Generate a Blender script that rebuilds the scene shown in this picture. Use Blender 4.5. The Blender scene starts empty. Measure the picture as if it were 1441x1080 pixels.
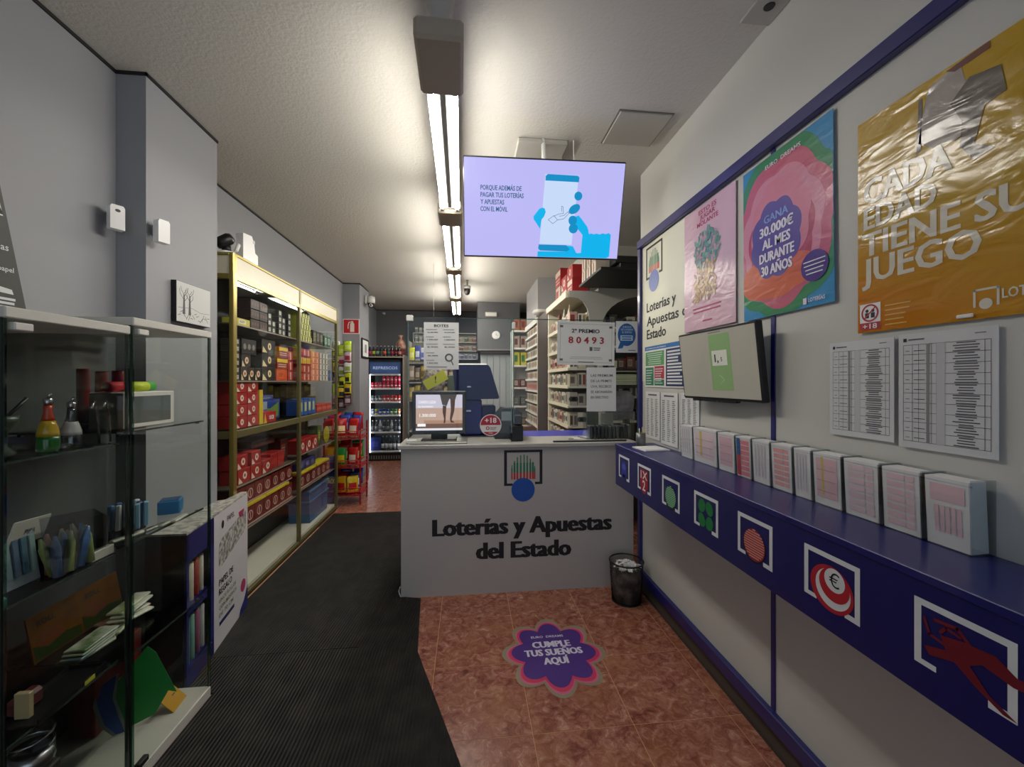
import bpy, bmesh, math, random
from mathutils import Matrix, Vector
random.seed(7)
PI = math.pi
D = bpy.data
C = bpy.context.scene.collection
sc = bpy.context.scene

# ------------------------------------------------------------------ camera, world, exposure
F_PX = 575.0
cam_d = D.cameras.new('camera'); cam = D.objects.new('camera', cam_d); C.objects.link(cam)
cam_d.sensor_width = 36.0; cam_d.sensor_fit = 'HORIZONTAL'
cam_d.lens = 36.0 * F_PX / 1441.0
cam_d.shift_y = -3.0 / 1441.0
cam_d.clip_start = 0.05
cam.location = (0, 0, 1.5)
cam.rotation_euler = (PI / 2, 0, -math.atan(63.0 / F_PX))
sc.camera = cam
w = D.worlds.new('evening_sky'); sc.world = w; w.use_nodes = True
w.node_tree.nodes['Background'].inputs[0].default_value = (0.62, 0.70, 0.85, 1)
w.node_tree.nodes['Background'].inputs[1].default_value = 1.1
sc.view_settings.view_transform = 'Standard'; sc.view_settings.look = 'None'
sc.view_settings.gamma = 1.0; sc.view_settings.use_curve_mapping = False
sc.view_settings.exposure = 0.26
TUBE = 58.0

# ------------------------------------------------------------------ materials
def lin(h):
    h = h.lstrip('#'); r = []
    for i in (0, 2, 4):
        c = int(h[i:i+2], 16) / 255
        r.append(c / 12.92 if c <= .04045 else ((c + .055) / 1.055) ** 2.4)
    return (*r, 1)
_m = {}
def mat(h, rough=.5, metal=0, emit=0, bump=None, mix=None, spec=None, coat=0):
    key = (h, rough, metal, emit, bump, mix, spec, coat)
    if key in _m: return _m[key]
    m = D.materials.new('paint_' + h.strip('#')); m.use_nodes = True; _m[key] = m
    nt = m.node_tree; b = nt.nodes['Principled BSDF']; L = nt.links.new
    b.inputs['Base Color'].default_value = lin(h)
    b.inputs['Roughness'].default_value = rough; b.inputs['Metallic'].default_value = metal
    if spec is not None: b.inputs['Specular IOR Level'].default_value = spec
    if coat: b.inputs['Coat Weight'].default_value = coat; b.inputs['Coat Roughness'].default_value = .08
    if emit:
        b.inputs['Emission Color'].default_value = lin(h); b.inputs['Emission Strength'].default_value = emit
    tc = None
    if bump or mix:
        tc = nt.nodes.new('ShaderNodeTexCoord')
    if mix:                                        # (second colour, noise scale)
        n = nt.nodes.new('ShaderNodeTexNoise'); n.inputs['Scale'].default_value = mix[1]
        n.inputs['Detail'].default_value = 5
        r = nt.nodes.new('ShaderNodeValToRGB')
        r.color_ramp.elements[0].position = .38; r.color_ramp.elements[1].position = .62
        r.color_ramp.elements[0].color = lin(h); r.color_ramp.elements[1].color = lin(mix[0])
        L(tc.outputs['Object'], n.inputs['Vector']); L(n.outputs['Fac'], r.inputs['Fac'])
        L(r.outputs['Color'], b.inputs['Base Color'])
    if bump:                                       # (scale, strength, distance)
        n = nt.nodes.new('ShaderNodeTexNoise'); n.inputs['Scale'].default_value = bump[0]
        n.inputs['Detail'].default_value = 3
        bp = nt.nodes.new('ShaderNodeBump'); bp.inputs['Strength'].default_value = bump[1]
        bp.inputs['Distance'].default_value = bump[2]
        L(tc.outputs['Object'], n.inputs['Vector']); L(n.outputs['Fac'], bp.inputs['Height'])
        L(bp.outputs['Normal'], b.inputs['Normal'])
    return m
def glass(name, tint, gloss=.8, base=.02, fr=1.25):
    m = D.materials.new(name); m.use_nodes = True; nt = m.node_tree; L = nt.links.new
    for n in list(nt.nodes):
        if n.type != 'OUTPUT_MATERIAL': nt.nodes.remove(n)
    out = nt.nodes[0]
    t = nt.nodes.new('ShaderNodeBsdfTransparent'); t.inputs[0].default_value = (*tint, 1)
    g = nt.nodes.new('ShaderNodeBsdfGlossy'); g.inputs['Roughness'].default_value = .02
    g.inputs['Color'].default_value = (.9, .95, .93, 1)
    lw = nt.nodes.new('ShaderNodeLayerWeight'); lw.inputs['Blend'].default_value = .5
    f = nt.nodes.new('ShaderNodeMath'); f.operation = 'POWER'; f.inputs[1].default_value = 4.5
    L(lw.outputs['Facing'], f.inputs[0])
    ma = nt.nodes.new('ShaderNodeMath'); ma.operation = 'MULTIPLY_ADD'
    ma.inputs[1].default_value = gloss; ma.inputs[2].default_value = base
    mx = nt.nodes.new('ShaderNodeMixShader')
    L(f.outputs[0], ma.inputs[0]); L(ma.outputs[0], mx.inputs[0]); L(t.outputs[0], mx.inputs[1]); L(g.outputs[0], mx.inputs[2])
    L(mx.outputs[0], out.inputs['Surface'])
    return m
GLASS = glass('clear_glass', (.985, .995, .988), .5, .012)
GLASS_E = glass('glass_edge', (.45, .60, .54), .6, .08)
SMOKE = glass('smoky_glass', (.95, .97, .955), .6, .02)
ACRYL = glass('clear_acrylic', (.975, .98, .985), .7, .03)
ACRYL_E = glass('acrylic_edge', (.84, .87, .89), .8, .10)

WHITE = mat('#e8e8e4', .5); OFFW = mat('#d9d8d0', .5); BLACK = mat('#101012', .4); DARK = mat('#1c1b1d', .5)
NAVY = mat('#1b1c66', .35, coat=.3); CREAM = mat('#e9e3cc', .4); PAPER = mat('#e2e3e2', .7)
INK = mat('#1b1b1f', .6); GREY = mat('#8b8b89', .6); MIDG = mat('#5f6063', .5); STEEL = mat('#a8a9ab', .25, 1)
GOLD = mat('#b3a35c', .28, .85); GOLDD = mat('#7f7a52', .35, .6); RED = mat('#b01c22', .45); BLUEP = mat('#2a4aa0', .45)
WHITEP = mat('#f2f2f0', .35, coat=.2)
wall_right_m = mat('#c9c8c1', .55, bump=(60, .12, .002))
wall_grey = mat('#94969b', .6, bump=(70, .12, .002))
wall_back_m = mat('#66676a', .6, bump=(70, .12, .002))
def popcorn():
    m = D.materials.new('stippled_ceiling_paint'); m.use_nodes = True; nt = m.node_tree; L = nt.links.new
    b = nt.nodes['Principled BSDF']; b.inputs['Base Color'].default_value = lin('#cccac2'); b.inputs['Roughness'].default_value = .75
    tc = nt.nodes.new('ShaderNodeTexCoord')
    v = nt.nodes.new('ShaderNodeTexNoise'); v.inputs['Scale'].default_value = 55; v.inputs['Detail'].default_value = 4; v.inputs['Roughness'].default_value = .6
    bp = nt.nodes.new('ShaderNodeBump'); bp.inputs['Strength'].default_value = .4; bp.inputs['Distance'].default_value = .008
    L(tc.outputs['Object'], v.inputs['Vector']); L(v.outputs['Fac'], bp.inputs['Height']); L(bp.outputs['Normal'], b.inputs['Normal'])
    return m
CEIL = popcorn()
def marble():
    m = D.materials.new('red_marbled_ceramic'); m.use_nodes = True; nt = m.node_tree; L = nt.links.new
    b = nt.nodes['Principled BSDF']; b.inputs['Roughness'].default_value = .27
    g = nt.nodes.new('ShaderNodeNewGeometry'); oi = nt.nodes.new('ShaderNodeObjectInfo')
    add = nt.nodes.new('ShaderNodeVectorMath'); add.operation = 'MULTIPLY_ADD'
    comb = nt.nodes.new('ShaderNodeCombineXYZ')
    L(oi.outputs['Random'], comb.inputs[2])
    add.inputs[1].default_value = (1, 1, 1)
    sc_ = nt.nodes.new('ShaderNodeVectorMath'); sc_.operation = 'SCALE'; sc_.inputs['Scale'].default_value = 9
    L(comb.outputs[0], sc_.inputs[0]); L(g.outputs['Position'], add.inputs[0]); L(sc_.outputs[0], add.inputs[2])
    n1 = nt.nodes.new('ShaderNodeTexNoise'); n1.inputs['Scale'].default_value = 20; n1.inputs['Detail'].default_value = 10
    n1.inputs['Roughness'].default_value = .74; n1.inputs['Distortion'].default_value = .9
    n2 = nt.nodes.new('ShaderNodeTexNoise'); n2.inputs['Scale'].default_value = 5; n2.inputs['Detail'].default_value = 4
    r = nt.nodes.new('ShaderNodeValToRGB'); e = r.color_ramp.elements
    e[0].position = .30; e[0].color = lin('#5a2e28'); e[1].position = .72; e[1].color = lin('#e0b8a2')
    for p, c in ((.42, '#85493c'), (.50, '#9c6050'), (.585, '#b37b68')):
        x = e.new(p); x.color = lin(c)
    mx = nt.nodes.new('ShaderNodeMixRGB'); mx.blend_type = 'MIX'; mx.inputs[2].default_value = lin('#a87450')
    mr = nt.nodes.new('ShaderNodeMapRange'); mr.inputs[1].default_value = .4; mr.inputs[2].default_value = .7; mr.inputs[4].default_value = .5
    L(add.outputs[0], n1.inputs['Vector']); L(add.outputs[0], n2.inputs['Vector']); L(n1.outputs['Fac'], r.inputs['Fac'])
    L(n2.outputs['Fac'], mr.inputs[0]); L(mr.outputs[0], mx.inputs[0]); L(r.outputs['Color'], mx.inputs[1]); L(mx.outputs[0], b.inputs['Base Color'])
    return m
MARBLE = marble()
def rubber(ang):
    m = D.materials.new('ribbed_black_rubber'); m.use_nodes = True; nt = m.node_tree; L = nt.links.new
    b = nt.nodes['Principled BSDF']; b.inputs['Base Color'].default_value = lin('#232220'); b.inputs['Roughness'].default_value = .62; b.inputs['Specular IOR Level'].default_value = .3
    tc = nt.nodes.new('ShaderNodeTexCoord'); mp = nt.nodes.new('ShaderNodeMapping'); mp.inputs['Rotation'].default_value[2] = ang
    wv = nt.nodes.new('ShaderNodeTexWave'); wv.inputs['Scale'].default_value = 19; wv.bands_direction = 'X'
    wv.inputs['Distortion'].default_value = .15
    n = nt.nodes.new('ShaderNodeTexNoise'); n.inputs['Scale'].default_value = 9; n.inputs['Detail'].default_value = 8
    r = nt.nodes.new('ShaderNodeValToRGB'); r.color_ramp.elements[0].color = lin('#131211'); r.color_ramp.elements[1].color = lin('#282522')
    r.color_ramp.elements[0].position = .4; r.color_ramp.elements[1].position = .65
    bp = nt.nodes.new('ShaderNodeBump'); bp.inputs['Strength'].default_value = .8; bp.inputs['Distance'].default_value = .004
    L(tc.outputs['Object'], mp.inputs[0]); L(mp.outputs[0], wv.inputs['Vector']); L(tc.outputs['Object'], n.inputs['Vector'])
    L(n.outputs['Fac'], r.inputs['Fac']); L(r.outputs['Color'], b.inputs['Base Color'])
    L(wv.outputs['Fac'], bp.inputs['Height']); L(bp.outputs['Normal'], b.inputs['Normal'])
    return m
def foil(h, rough=.2, sc_=9, st=.5, dist=.03, metal=0):
    m = D.materials.new('creased_poster_paper'); m.use_nodes = True; nt = m.node_tree; L = nt.links.new
    b = nt.nodes['Principled BSDF']; b.inputs['Base Color'].default_value = lin(h); b.inputs['Roughness'].default_value = rough
    b.inputs['Metallic'].default_value = metal
    tc = nt.nodes.new('ShaderNodeTexCoord'); mp = nt.nodes.new('ShaderNodeMapping'); mp.inputs['Scale'].default_value = (1, 1, 2.2)
    n = nt.nodes.new('ShaderNodeTexNoise'); n.inputs['Scale'].default_value = sc_; n.inputs['Detail'].default_value = 2.5; n.inputs['Distortion'].default_value = .8
    bp = nt.nodes.new('ShaderNodeBump'); bp.inputs['Strength'].default_value = st; bp.inputs['Distance'].default_value = dist
    L(tc.outputs['Object'], mp.inputs[0]); L(mp.outputs[0], n.inputs['Vector']); L(n.outputs['Fac'], bp.inputs['Height'])
    L(bp.outputs['Normal'], b.inputs['Normal'])
    return m

# ------------------------------------------------------------------ text cache
_tx = {}
def text_mesh(s, bold):
    k = (s, bold)
    if k in _tx: return _tx[k]
    cu = D.curves.new('lettering', 'FONT'); cu.body = s; cu.size = 1; cu.resolution_u = 2; cu.offset = bold
    cu.fill_mode = 'FRONT' if hasattr(cu, 'fill_mode') else cu.fill_mode
    cu.dimensions = '2D'; cu.fill_mode = 'BOTH'
    o = D.objects.new('lettering', cu); C.objects.link(o)
    bpy.context.view_layer.update()
    me = D.meshes.new_from_object(o.evaluated_get(bpy.context.evaluated_depsgraph_get()))
    vs = [(v.co.x, v.co.y) for v in me.vertices]; fs = [tuple(p.vertices) for p in me.polygons]
    D.objects.remove(o); D.curves.remove(cu); D.meshes.remove(me)
    xs = [v[0] for v in vs] or [0, 1]; ys = [v[1] for v in vs] or [0, 1]
    _tx[k] = (vs, fs, min(xs), max(xs), min(ys), max(ys)); return _tx[k]

# ------------------------------------------------------------------ mesh builder (local frame: x right, z up, front faces -Y)
class G:
    def __init__(s): s.v = []; s.f = []; s.fm = []; s.ms = []; s.sm = []
    def mi(s, m):
        if m not in s.ms: s.ms.append(m)
        return s.ms.index(m)
    def add(s, vs, fs, m, smooth=False, M=None):
        o = len(s.v); i = s.mi(m)
        s.v += [tuple(M @ Vector(v)) for v in vs] if M else [tuple(v) for v in vs]
        for f in fs: s.f.append(tuple(o + a for a in f)); s.fm.append(i); s.sm.append(smooth)
        return s
    def box(s, x0, y0, z0, x1, y1, z1, m, bev=0, M=None, tm=None):
        if bev:
            b = min(bev, abs(x1-x0)/2.1, abs(y1-y0)/2.1, abs(z1-z0)/2.1)
            vs = []; 
            for X, sx in ((x0, 1), (x1, -1)):
                for Y, sy in ((y0, 1), (y1, -1)):
                    for Z, sz in ((z0, 1), (z1, -1)):
                        vs += [(X, Y+sy*b, Z+sz*b), (X+sx*b, Y, Z+sz*b), (X+sx*b, Y+sy*b, Z)]
            I = lambda a, bb, c, k: (a*4+bb*2+c)*3+k
            fs = []
            for a in (0, 1):
                fs.append((I(a,0,0,0), I(a,1,0,0), I(a,1,1,0), I(a,0,1,0)))
                fs.append((I(0,a,0,1), I(1,a,0,1), I(1,a,1,1), I(0,a,1,1)))
                fs.append((I(0,0,a,2), I(1,0,a,2), I(1,1,a,2), I(0,1,a,2)))
                for c in (0, 1):
                    fs.append((I(0,a,c,1), I(1,a,c,1), I(1,a,c,2), I(0,a,c,2)))
                    fs.append((I(a,0,c,0), I(a,1,c,0), I(a,1,c,2), I(a,0,c,2)))
                    fs.append((I(a,c,0,0), I(a,c,1,0), I(a,c,1,1), I(a,c,0,1)))
                    for d in (0, 1): fs.append((I(a,c,d,0), I(a,c,d,1), I(a,c,d,2)))
            return s.add(vs, fs, m, False, M)
        vs = [(x, y, z) for x in (x0, x1) for y in (y0, y1) for z in (z0, z1)]
        s.add(vs, [(0,1,3,2), (4,6,7,5), (0,4,5,1), (2,3,7,6), (0,2,6,4)], m, False, M)
        s.add([vs[1], vs[3], vs[7], vs[5]], [(0,3,2,1)], tm or m, False, M)
        return s
    def prism(s, pts, y0, y1, m, M=None):               # polygon in XZ
        n = len(pts)
        vs = [(p[0], y0, p[1]) for p in pts] + [(p[0], y1, p[1]) for p in pts]
        fs = [tuple(range(n)), tuple(range(2*n-1, n-1, -1))] + [(i, i+n, (i+1) % n + n, (i+1) % n) for i in range(n)]
        return s.add(vs, fs, m, False, M)
    def slab(s, pts, z0, z1, m):                         # polygon in XY
        n = len(pts)
        vs = [(p[0], p[1], z0) for p in pts] + [(p[0], p[1], z1) for p in pts]
        fs = [tuple(range(n-1, -1, -1)), tuple(range(n, 2*n))] + [(i, (i+1) % n, (i+1) % n + n, i+n) for i in range(n)]
        return s.add(vs, fs, m)
    def poly(s, pts, m, y=-.0006, M=None): return s.add([(p[0], y, p[1]) for p in pts], [tuple(range(len(pts)))], m, False, M)
    def rect(s, x0, z0, x1, z1, m, y=-.0006, M=None): return s.poly([(x0,z0),(x1,z0),(x1,z1),(x0,z1)], m, y, M)
    def ell(s, cx, cz, rx, rz, m, y=-.0006, n=24, a=0):
        return s.poly([(cx+rx*math.cos(2*PI*i/n)*math.cos(a)-rz*math.sin(2*PI*i/n)*math.sin(a), cz+rx*math.cos(2*PI*i/n)*math.sin(a)+rz*math.sin(2*PI*i/n)*math.cos(a)) for i in range(n)], m, y)
    def line(s, pts, wd, m, y=-.0006):
        for (a, b) in zip(pts, pts[1:]):
            d = Vector((b[0]-a[0], b[1]-a[1]))
            if d.length < 1e-6: continue
            d.normalize(); q = Vector((-d.y, d.x))*wd/2; e = d*wd*.3
            s.poly([(a[0]-q.x-e.x, a[1]-q.y-e.y), (b[0]-q.x+e.x, b[1]-q.y+e.y), (b[0]+q.x+e.x, b[1]+q.y+e.y), (a[0]+q.x-e.x, a[1]+q.y-e.y)], m, y)
        return s
    def ring(s, cx, cz, r0, r1, m, y=-.0006, n=32):
        vs = []; 
        for i in range(n):
            c, q = math.cos(2*PI*i/n), math.sin(2*PI*i/n); vs += [(cx+r0*c, y, cz+r0*q), (cx+r1*c, y, cz+r1*q)]
        return s.add(vs, [(2*i, 2*i+1, (2*i+3) % (2*n), (2*i+2) % (2*n)) for i in range(n)], m)
    def text(s, t, x, z, h, m, w=None, y=-.0012, al='C', bold=.012, slant=0, M=None):
        vs, fs, a, b, c, d = text_mesh(t, min(bold, .012))
        k = h / text_mesh('H', 0)[5]; e = max(bold-.012, 0)*k*1.15; kx = k if w is None else (w-2*e) / max(b-a, 1e-4)
        W = (b-a)*kx
        ox = {'C': x - W/2, 'L': x+e, 'R': x - W-e}[al]
        for i, dx in enumerate((-e, 0, e) if e else (0,)):        # bold: overstruck sideways
            s.add([(ox+dx+(p[0]-a)*kx+slant*p[1]*k, y-.00004*i, z+p[1]*k) for p in vs], fs, m, False, M)
        return s
    def lathe(s, prof, m, cx=0, cy=0, n=20, smooth=True, axis='z', M=None):
        vs = []
        for r, z in prof:
            for i in range(n):
                c, q = r*math.cos(2*PI*i/n), r*math.sin(2*PI*i/n)
                vs.append((cx+c, cy+q, z) if axis == 'z' else (cx+c, z, cy+q) if axis == 'y' else (z, cx+c, cy+q))
        k = len(prof); fs = [(j*n+i, j*n+(i+1) % n, (j+1)*n+(i+1) % n, (j+1)*n+i) for j in range(k-1) for i in range(n)]
        s.add(vs, fs, m, smooth, M)
        o = len(s.v)-len(vs); i_ = s.mi(m)
        for j, rev in ((0, True), (k-1, False)):
            if prof[j][0] > 1e-5:
                f = [o+j*n+i for i in range(n)]
                s.f.append(tuple(reversed(f)) if rev else tuple(f)); s.fm.append(i_); s.sm.append(False)
        return s
    def tube(s, pts, r, m, n=8, closed=False, M=None):
        P = [Vector(p) for p in pts]; vs = []; N = len(P); up = Vector((.13, .2, .97))
        for i, p in enumerate(P):
            a = P[(i-1) % N] if (closed or i) else p; b = P[(i+1) % N] if (closed or i < N-1) else p
            t = (b-a).normalized(); u = t.cross(up)
            if u.length < .15: u = t.cross(Vector((1, 0, 0)))
            u.normalize(); v = t.cross(u)
            for k in range(n):
                c = 2*PI*k/n; vs.append(p+u*math.cos(c)*r+v*math.sin(c)*r)
        R = N if closed else N-1
        fs = [(j*n+k, j*n+(k+1) % n, ((j+1) % N)*n+(k+1) % n, ((j+1) % N)*n+k) for j in range(R) for k in range(n)]
        if not closed: fs += [tuple(range(n)), tuple(range((N-1)*n, N*n))]
        return s.add(vs, fs, m, True, M)
    def mesh(s, name):
        me = D.meshes.new(name); me.from_pydata(s.v, [], s.f)
        for m in s.ms: me.materials.append(m)
        me.polygons.foreach_set('material_index', s.fm); me.polygons.foreach_set('use_smooth', s.sm)
        bm = bmesh.new(); bm.from_mesh(me)
        if len(me.polygons) < 4000: bmesh.ops.recalc_face_normals(bm, faces=[f for f in bm.faces])
        bm.to_mesh(me); bm.free(); me.update(); return me
    def build(s, name, parent=None, loc=(0, 0, 0), rot=(0, 0, 0), label=None, cat=None, group=None, kind=None):
        return put(s.mesh(name), name, parent, loc, rot, label, cat, group, kind)
def put(me, name, parent=None, loc=(0,0,0), rot=(0,0,0), label=None, cat=None, group=None, kind=None):
    o = D.objects.new(name, me); C.objects.link(o); o.location = loc; o.rotation_euler = rot
    if parent: o.parent = parent
    if label: o['label'] = label
    if cat: o['category'] = cat
    if group: o['group'] = group
    if kind: o['kind'] = kind
    return o
def thing(name, label, cat, loc=(0,0,0), rot=(0,0,0), group=None): return put(None, name, None, loc, rot, label, cat, group)
def dup(root, loc, rot=None, label=None):
    def cp(o, par):
        c = o.copy(); C.objects.link(c); c.parent = par
        for ch in kids.get(o.name, []): cp(ch, c)
        return c
    kids = {}
    for o in D.objects:
        if o.parent: kids.setdefault(o.parent.name, []).append(o)
    r = cp(root, None); r.location = loc
    if rot: r.rotation_euler = rot
    if label: r['label'] = label
    return r
def struct(name, g, parent=None, loc=(0,0,0), rot=(0,0,0)): return g.build(name, parent, loc, rot, kind=None if parent else 'structure')
ORD = ['first','second','third','fourth','fifth','sixth','seventh','eighth','ninth','tenth','eleventh','twelfth','thirteenth','fourteenth','fifteenth','sixteenth','seventeenth','eighteenth']
RZR = (0, 0, -PI/2)      # on the right wall, facing -X
RZL = (0, 0, PI/2)       # on the left wall, facing +X
def bars(g, x0, z0, x1, z1, n, m, y=-.0012, fill=.42, seed=0, al='L'):
    r = random.Random(seed); h = (z1-z0)/n
    for i in range(n):
        wd = (x1-x0)*r.uniform(.6, 1); a = x0 if al == 'L' else (x0+x1)/2-wd/2
        g.rect(a, z1-(i+.5+fill/2)*h, a+wd, z1-(i+.5-fill/2)*h, m, y)
    return g

# ================================================================== STRUCTURE
XR, H = 1.24, 2.98
TX0, TY0, TS = .277, 1.716, .4465
floor = struct('floor', G().box(-2.2, -1.6, -.1, 2.6, 9.0, -.0012, mat('#cf9a70', .8)))
tg = G(); tg.box(.0014, .0014, -.0011, TS-.0014, TS-.0014, 0, MARBLE, bev=.0005); tile_me = tg.mesh('tile')
for i in range(-6, 5):
    for j in range(-4, 16):
        x, y = TX0+i*TS, TY0+j*TS
        if x > 2.0 or x < -1.9+.0 and y < 4: continue
        if x+TS < -.45 and y+TS < 4.6 and y > -1: continue
        put(tile_me, 'tile', floor, (x, y, 0))
struct('ceiling', G().box(-2.2, -1.6, H, 2.6, 9.0, H+.15, CEIL))
wl = G().box(-2.0, -1.6, 0, -1.664, 2.14, H, wall_grey)
wl.box(-2.0, 2.7, 0, -1.86, 8.85, H, wall_grey); struct('wall_left', wl)
struct('pillar_left', G().box(-2.0, 2.14, 0, -1.532, 2.7, H, wall_grey))
struct('pillar_left_rear', G().box(-1.95, 6.38, 0, -1.615, 6.95, H, wall_grey))
struct('wall_right', G().box(XR, -1.6, 0, XR+.12, 2.82, H, wall_right_m))
struct('wall_right_rear', G().box(2.3, 2.5, 0, 2.42, 4.35, H, wall_right_m).box(1.32, 4.3, 0, 2.42, 4.4, H, wall_right_m).box(1.32, 4.4, 0, 1.44, 8.85, H, wall_right_m))
struct('wall_right_return', G().box(XR+.12, 2.72, 0, 2.42, 2.82, H, wall_right_m))
struct('wall_back', G().box(-2.0, 8.68, 0, 1.44, 8.85, H, wall_back_m))
# street front behind the camera: a wall with a big shop window
wf = G().box(-2.0, -1.6, 0, 1.36, -1.5, .5, wall_grey).box(-2.0, -1.6, 2.7, 1.36, -1.5, H, wall_grey)
wf.box(-2.0, -1.6, .5, -1.5, -1.5, 2.7, wall_grey).box(1.2, -1.6, .5, 1.36, -1.5, 2.7, wall_grey)
struct('wall_front', wf)
wn = struct('window_1', G().box(-1.5, -1.58, .5, 1.2, -1.52, .55, BLACK).box(-1.5, -1.58, 2.65, 1.2, -1.52, 2.7, BLACK).box(-.2, -1.58, .55, -.15, -1.52, 2.65, BLACK))
G().box(-1.5, -1.555, .55, 1.2, -1.545, 2.65, GLASS).build('pane', wn)
# bulkhead over the rear door
struct('bulkhead_back', G().box(.19, 7.6, 2.1, .98, 8.68, H, wall_back_m).box(.19, 7.58, 2.075, .98, 7.62, 2.10, mat('#8e8c88', .5)))
struct('trim_1', G().box(.24, 7.62, 2.02, .98, 7.70, 2.075, mat('#3a2422', .5)))
dr = struct('door_1', G().box(.25, 7.72, 0, .98, 7.76, 2.02, mat('#9aa0a2', .5)))
for k in range(6):
    G().box(.255+k*.12, 7.70, .01, .255+k*.12+.112, 7.722, 2.01, mat('#b4bbbd', .45), bev=.004).build('plank', dr)
struct('pillar_right', G().box(1.0, 5.75, 2.44, 1.32, 6.85, H, mat('#a5a5a6', .6)))
# shadow-gap strip along the ceiling on the left
tr = G()
for a, b in (((-1.664, -1.5), (-1.664, 2.14)), ((-1.664, 2.14), (-1.532, 2.14)), ((-1.532, 2.14), (-1.532, 2.7)), ((-1.86, 2.7), (-1.86, 6.38)), ((-1.86, 6.38), (-1.615, 6.38)), ((-1.615, 6.38), (-1.615, 6.95)), ((-1.86, 6.95), (-1.86, 8.68)), ((-1.86, 8.68), (.19, 8.68))):
    if a[0] == b[0]: tr.box(a[0]-.001, a[1]-.008, H-.014, a[0]+.008, b[1], H, DARK)
    else: tr.box(a[0], a[1]-.008, H-.014, b[0]+.008, a[1]+.001, H, DARK)
struct('trim_2', tr)
struct('trim_3', G().box(-1.6645, .55, 2.62, -1.6625, 1.46, 2.625, mat('#3b3b3c', .6)))
# blue frame on the right wall
struct('trim_4', G().box(XR-.03, -1.5, 2.445, XR, 2.82, 2.50, NAVY, bev=.003))
struct('trim_5', G().box(XR-.022, 2.785, .165, XR+.002, 2.826, 2.445, NAVY, bev=.003))
struct('trim_6', G().box(XR-.005, 1.525, .165, XR, 1.548, 2.445, NAVY, bev=.001))
struct('trim_7', G().box(XR-.028, -1.5, .10, XR, 2.82, .165, NAVY, bev=.004))
struct('baseboard_right', G().box(XR-.004, -1.5, 0, XR+.001, 2.82, .10, mat('#4b443c', .6)).box(XR-.008, -1.5, 0, XR-.003, 2.82, .012, mat('#3a332c', .6)))
struct('baseboard_left', G().box(-1.62, 6.37, 0, -1.605, 6.95, .08, mat('#8e8d88', .6)))

# ------------------------------------------------------------------ mats
G().slab([(-1.208, .2), (.20, .2), (.17, .9), (-.026, 1.60), (-.29, 2.35), (-.62, 2.37), (-1.372, 2.362), (-1.345, 2.11), (-1.208, 2.10)], 0.0005, .009, rubber(.0)).build('rubber_mat', label='black ribbed rubber mat in the foreground, its edge slanting over the red tiles', cat='mat')
G().slab([(-1.373, 2.366), (-.62, 2.375), (-.272, 2.30), (-.318, 2.86), (-.46, 2.9), (-.46, 4.79), (-1.499, 4.80), (-1.499, 2.905), (-1.456, 2.903)], 0.0005, .0085, rubber(.10)).build('rubber_mat', label='black ribbed rubber mat running back between gilt cabinet and counter', cat='mat')

# ------------------------------------------------------------------ ceiling lights
Em = mat('#fff9ee', .5, emit=TUBE)
def xl(y): return -.100 - .0148*(y-1.44)
units = [(1.45, 1.75, 2.95), (2.95, 3.22, 4.46), (4.46, 4.68, 6.0), (6.0, 6.26, 7.55)]
LZ = 2.75
BEI = mat('#a89f8e', .55)
for i, (a, b, c) in enumerate(units):
    where = ['nearest the entrance, with a round ceiling mount', 'second from the entrance', 'third from the entrance', 'farthest back, over the rear of the shop'][i]
    t = thing('ceiling_light', 'twin-tube batten ceiling light ' + where, 'ceiling light', (xl(a), a, LZ), (0, 0, .0148))
    G().box(-.088, 0, -.045, .088, b-a, .035, BEI, bev=.012).build('ballast_housing', t)
    G().box(-.066, b-a, .006, .066, c-a-.03, .03, mat('#6c6a65', .6), bev=.004).box(-.012, b-a, -.020, .012, c-a-.03, .004, mat('#33322e', .6)).build('spine_and_shield', t)  # plate widened to block upward tube light from the ceiling; dark spine below
    g = G()
    for s in (-1, 1):
        g.box(s*.052-.012, b-a-.002, -.035, s*.052+.012, b-a+.012, .02, WHITE, bev=.003)
        g.box(s*.052-.012, c-a-.03, -.035, s*.052+.012, c-a, .02, WHITE, bev=.003)
    g.box(-.075, c-a-.03, -.02, .075, c-a-.001, .03, WHITE, bev=.004).build('end_cap', t)
    for s in (-1, 1):
        G().lathe([(.013, b-a+.012), (.013, c-a-.03)], Em, s*.052, -.016, 12, axis='y').build('tube', t)
    if i == 0:
        G().lathe([(.024, .035), (.026, .06), (.052, .14), (.058, H-LZ)], mat('#b5b2aa', .5), 0, .10, 20).build('ceiling_mount', t)
    else:
        G().lathe([(.01, .03), (.01, H-LZ-.01), (.03, H-LZ)], WHITE, 0, .14, 12).build('suspension_rod', t)

# ------------------------------------------------------------------ ceiling fittings
hm = mat('#b3b0a8', .6)
t = thing('access_panel', 'square grey access panel in the ceiling near the right wall', 'access panel', (.98, 2.30, H))
G().box(-.15, -.15, -.012, .15, .15, 0, hm, bev=.003).build('panel', t); G().box(-.158, -.158, -.004, .158, .158, 0, mat('#77756f', .6)).build('frame', t)
G().box(-.155, -.13, -.03, .155, .13, 0, hm, bev=.006).build('access_panel', loc=(.46, 2.58, H), label='raised rectangular ceiling panel above the hanging television', cat='access panel')
t = thing('ceiling_sensor_plate', 'square grey ceiling plate with a round dark eye, above the blue wall trim', 'sensor', (1.185, 1.48, H))
G().box(-.075, -.085, -.012, .054, .085, 0, hm, bev=.003).build('plate', t); G().lathe([(.018, -.016), (.022, -.011)], DARK, -.01, .0, 16).build('eye', t)
t = thing('dome_camera', 'small dark dome camera hanging from the ceiling beside the lights', 'camera', (.0, 6.0, H))
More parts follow.
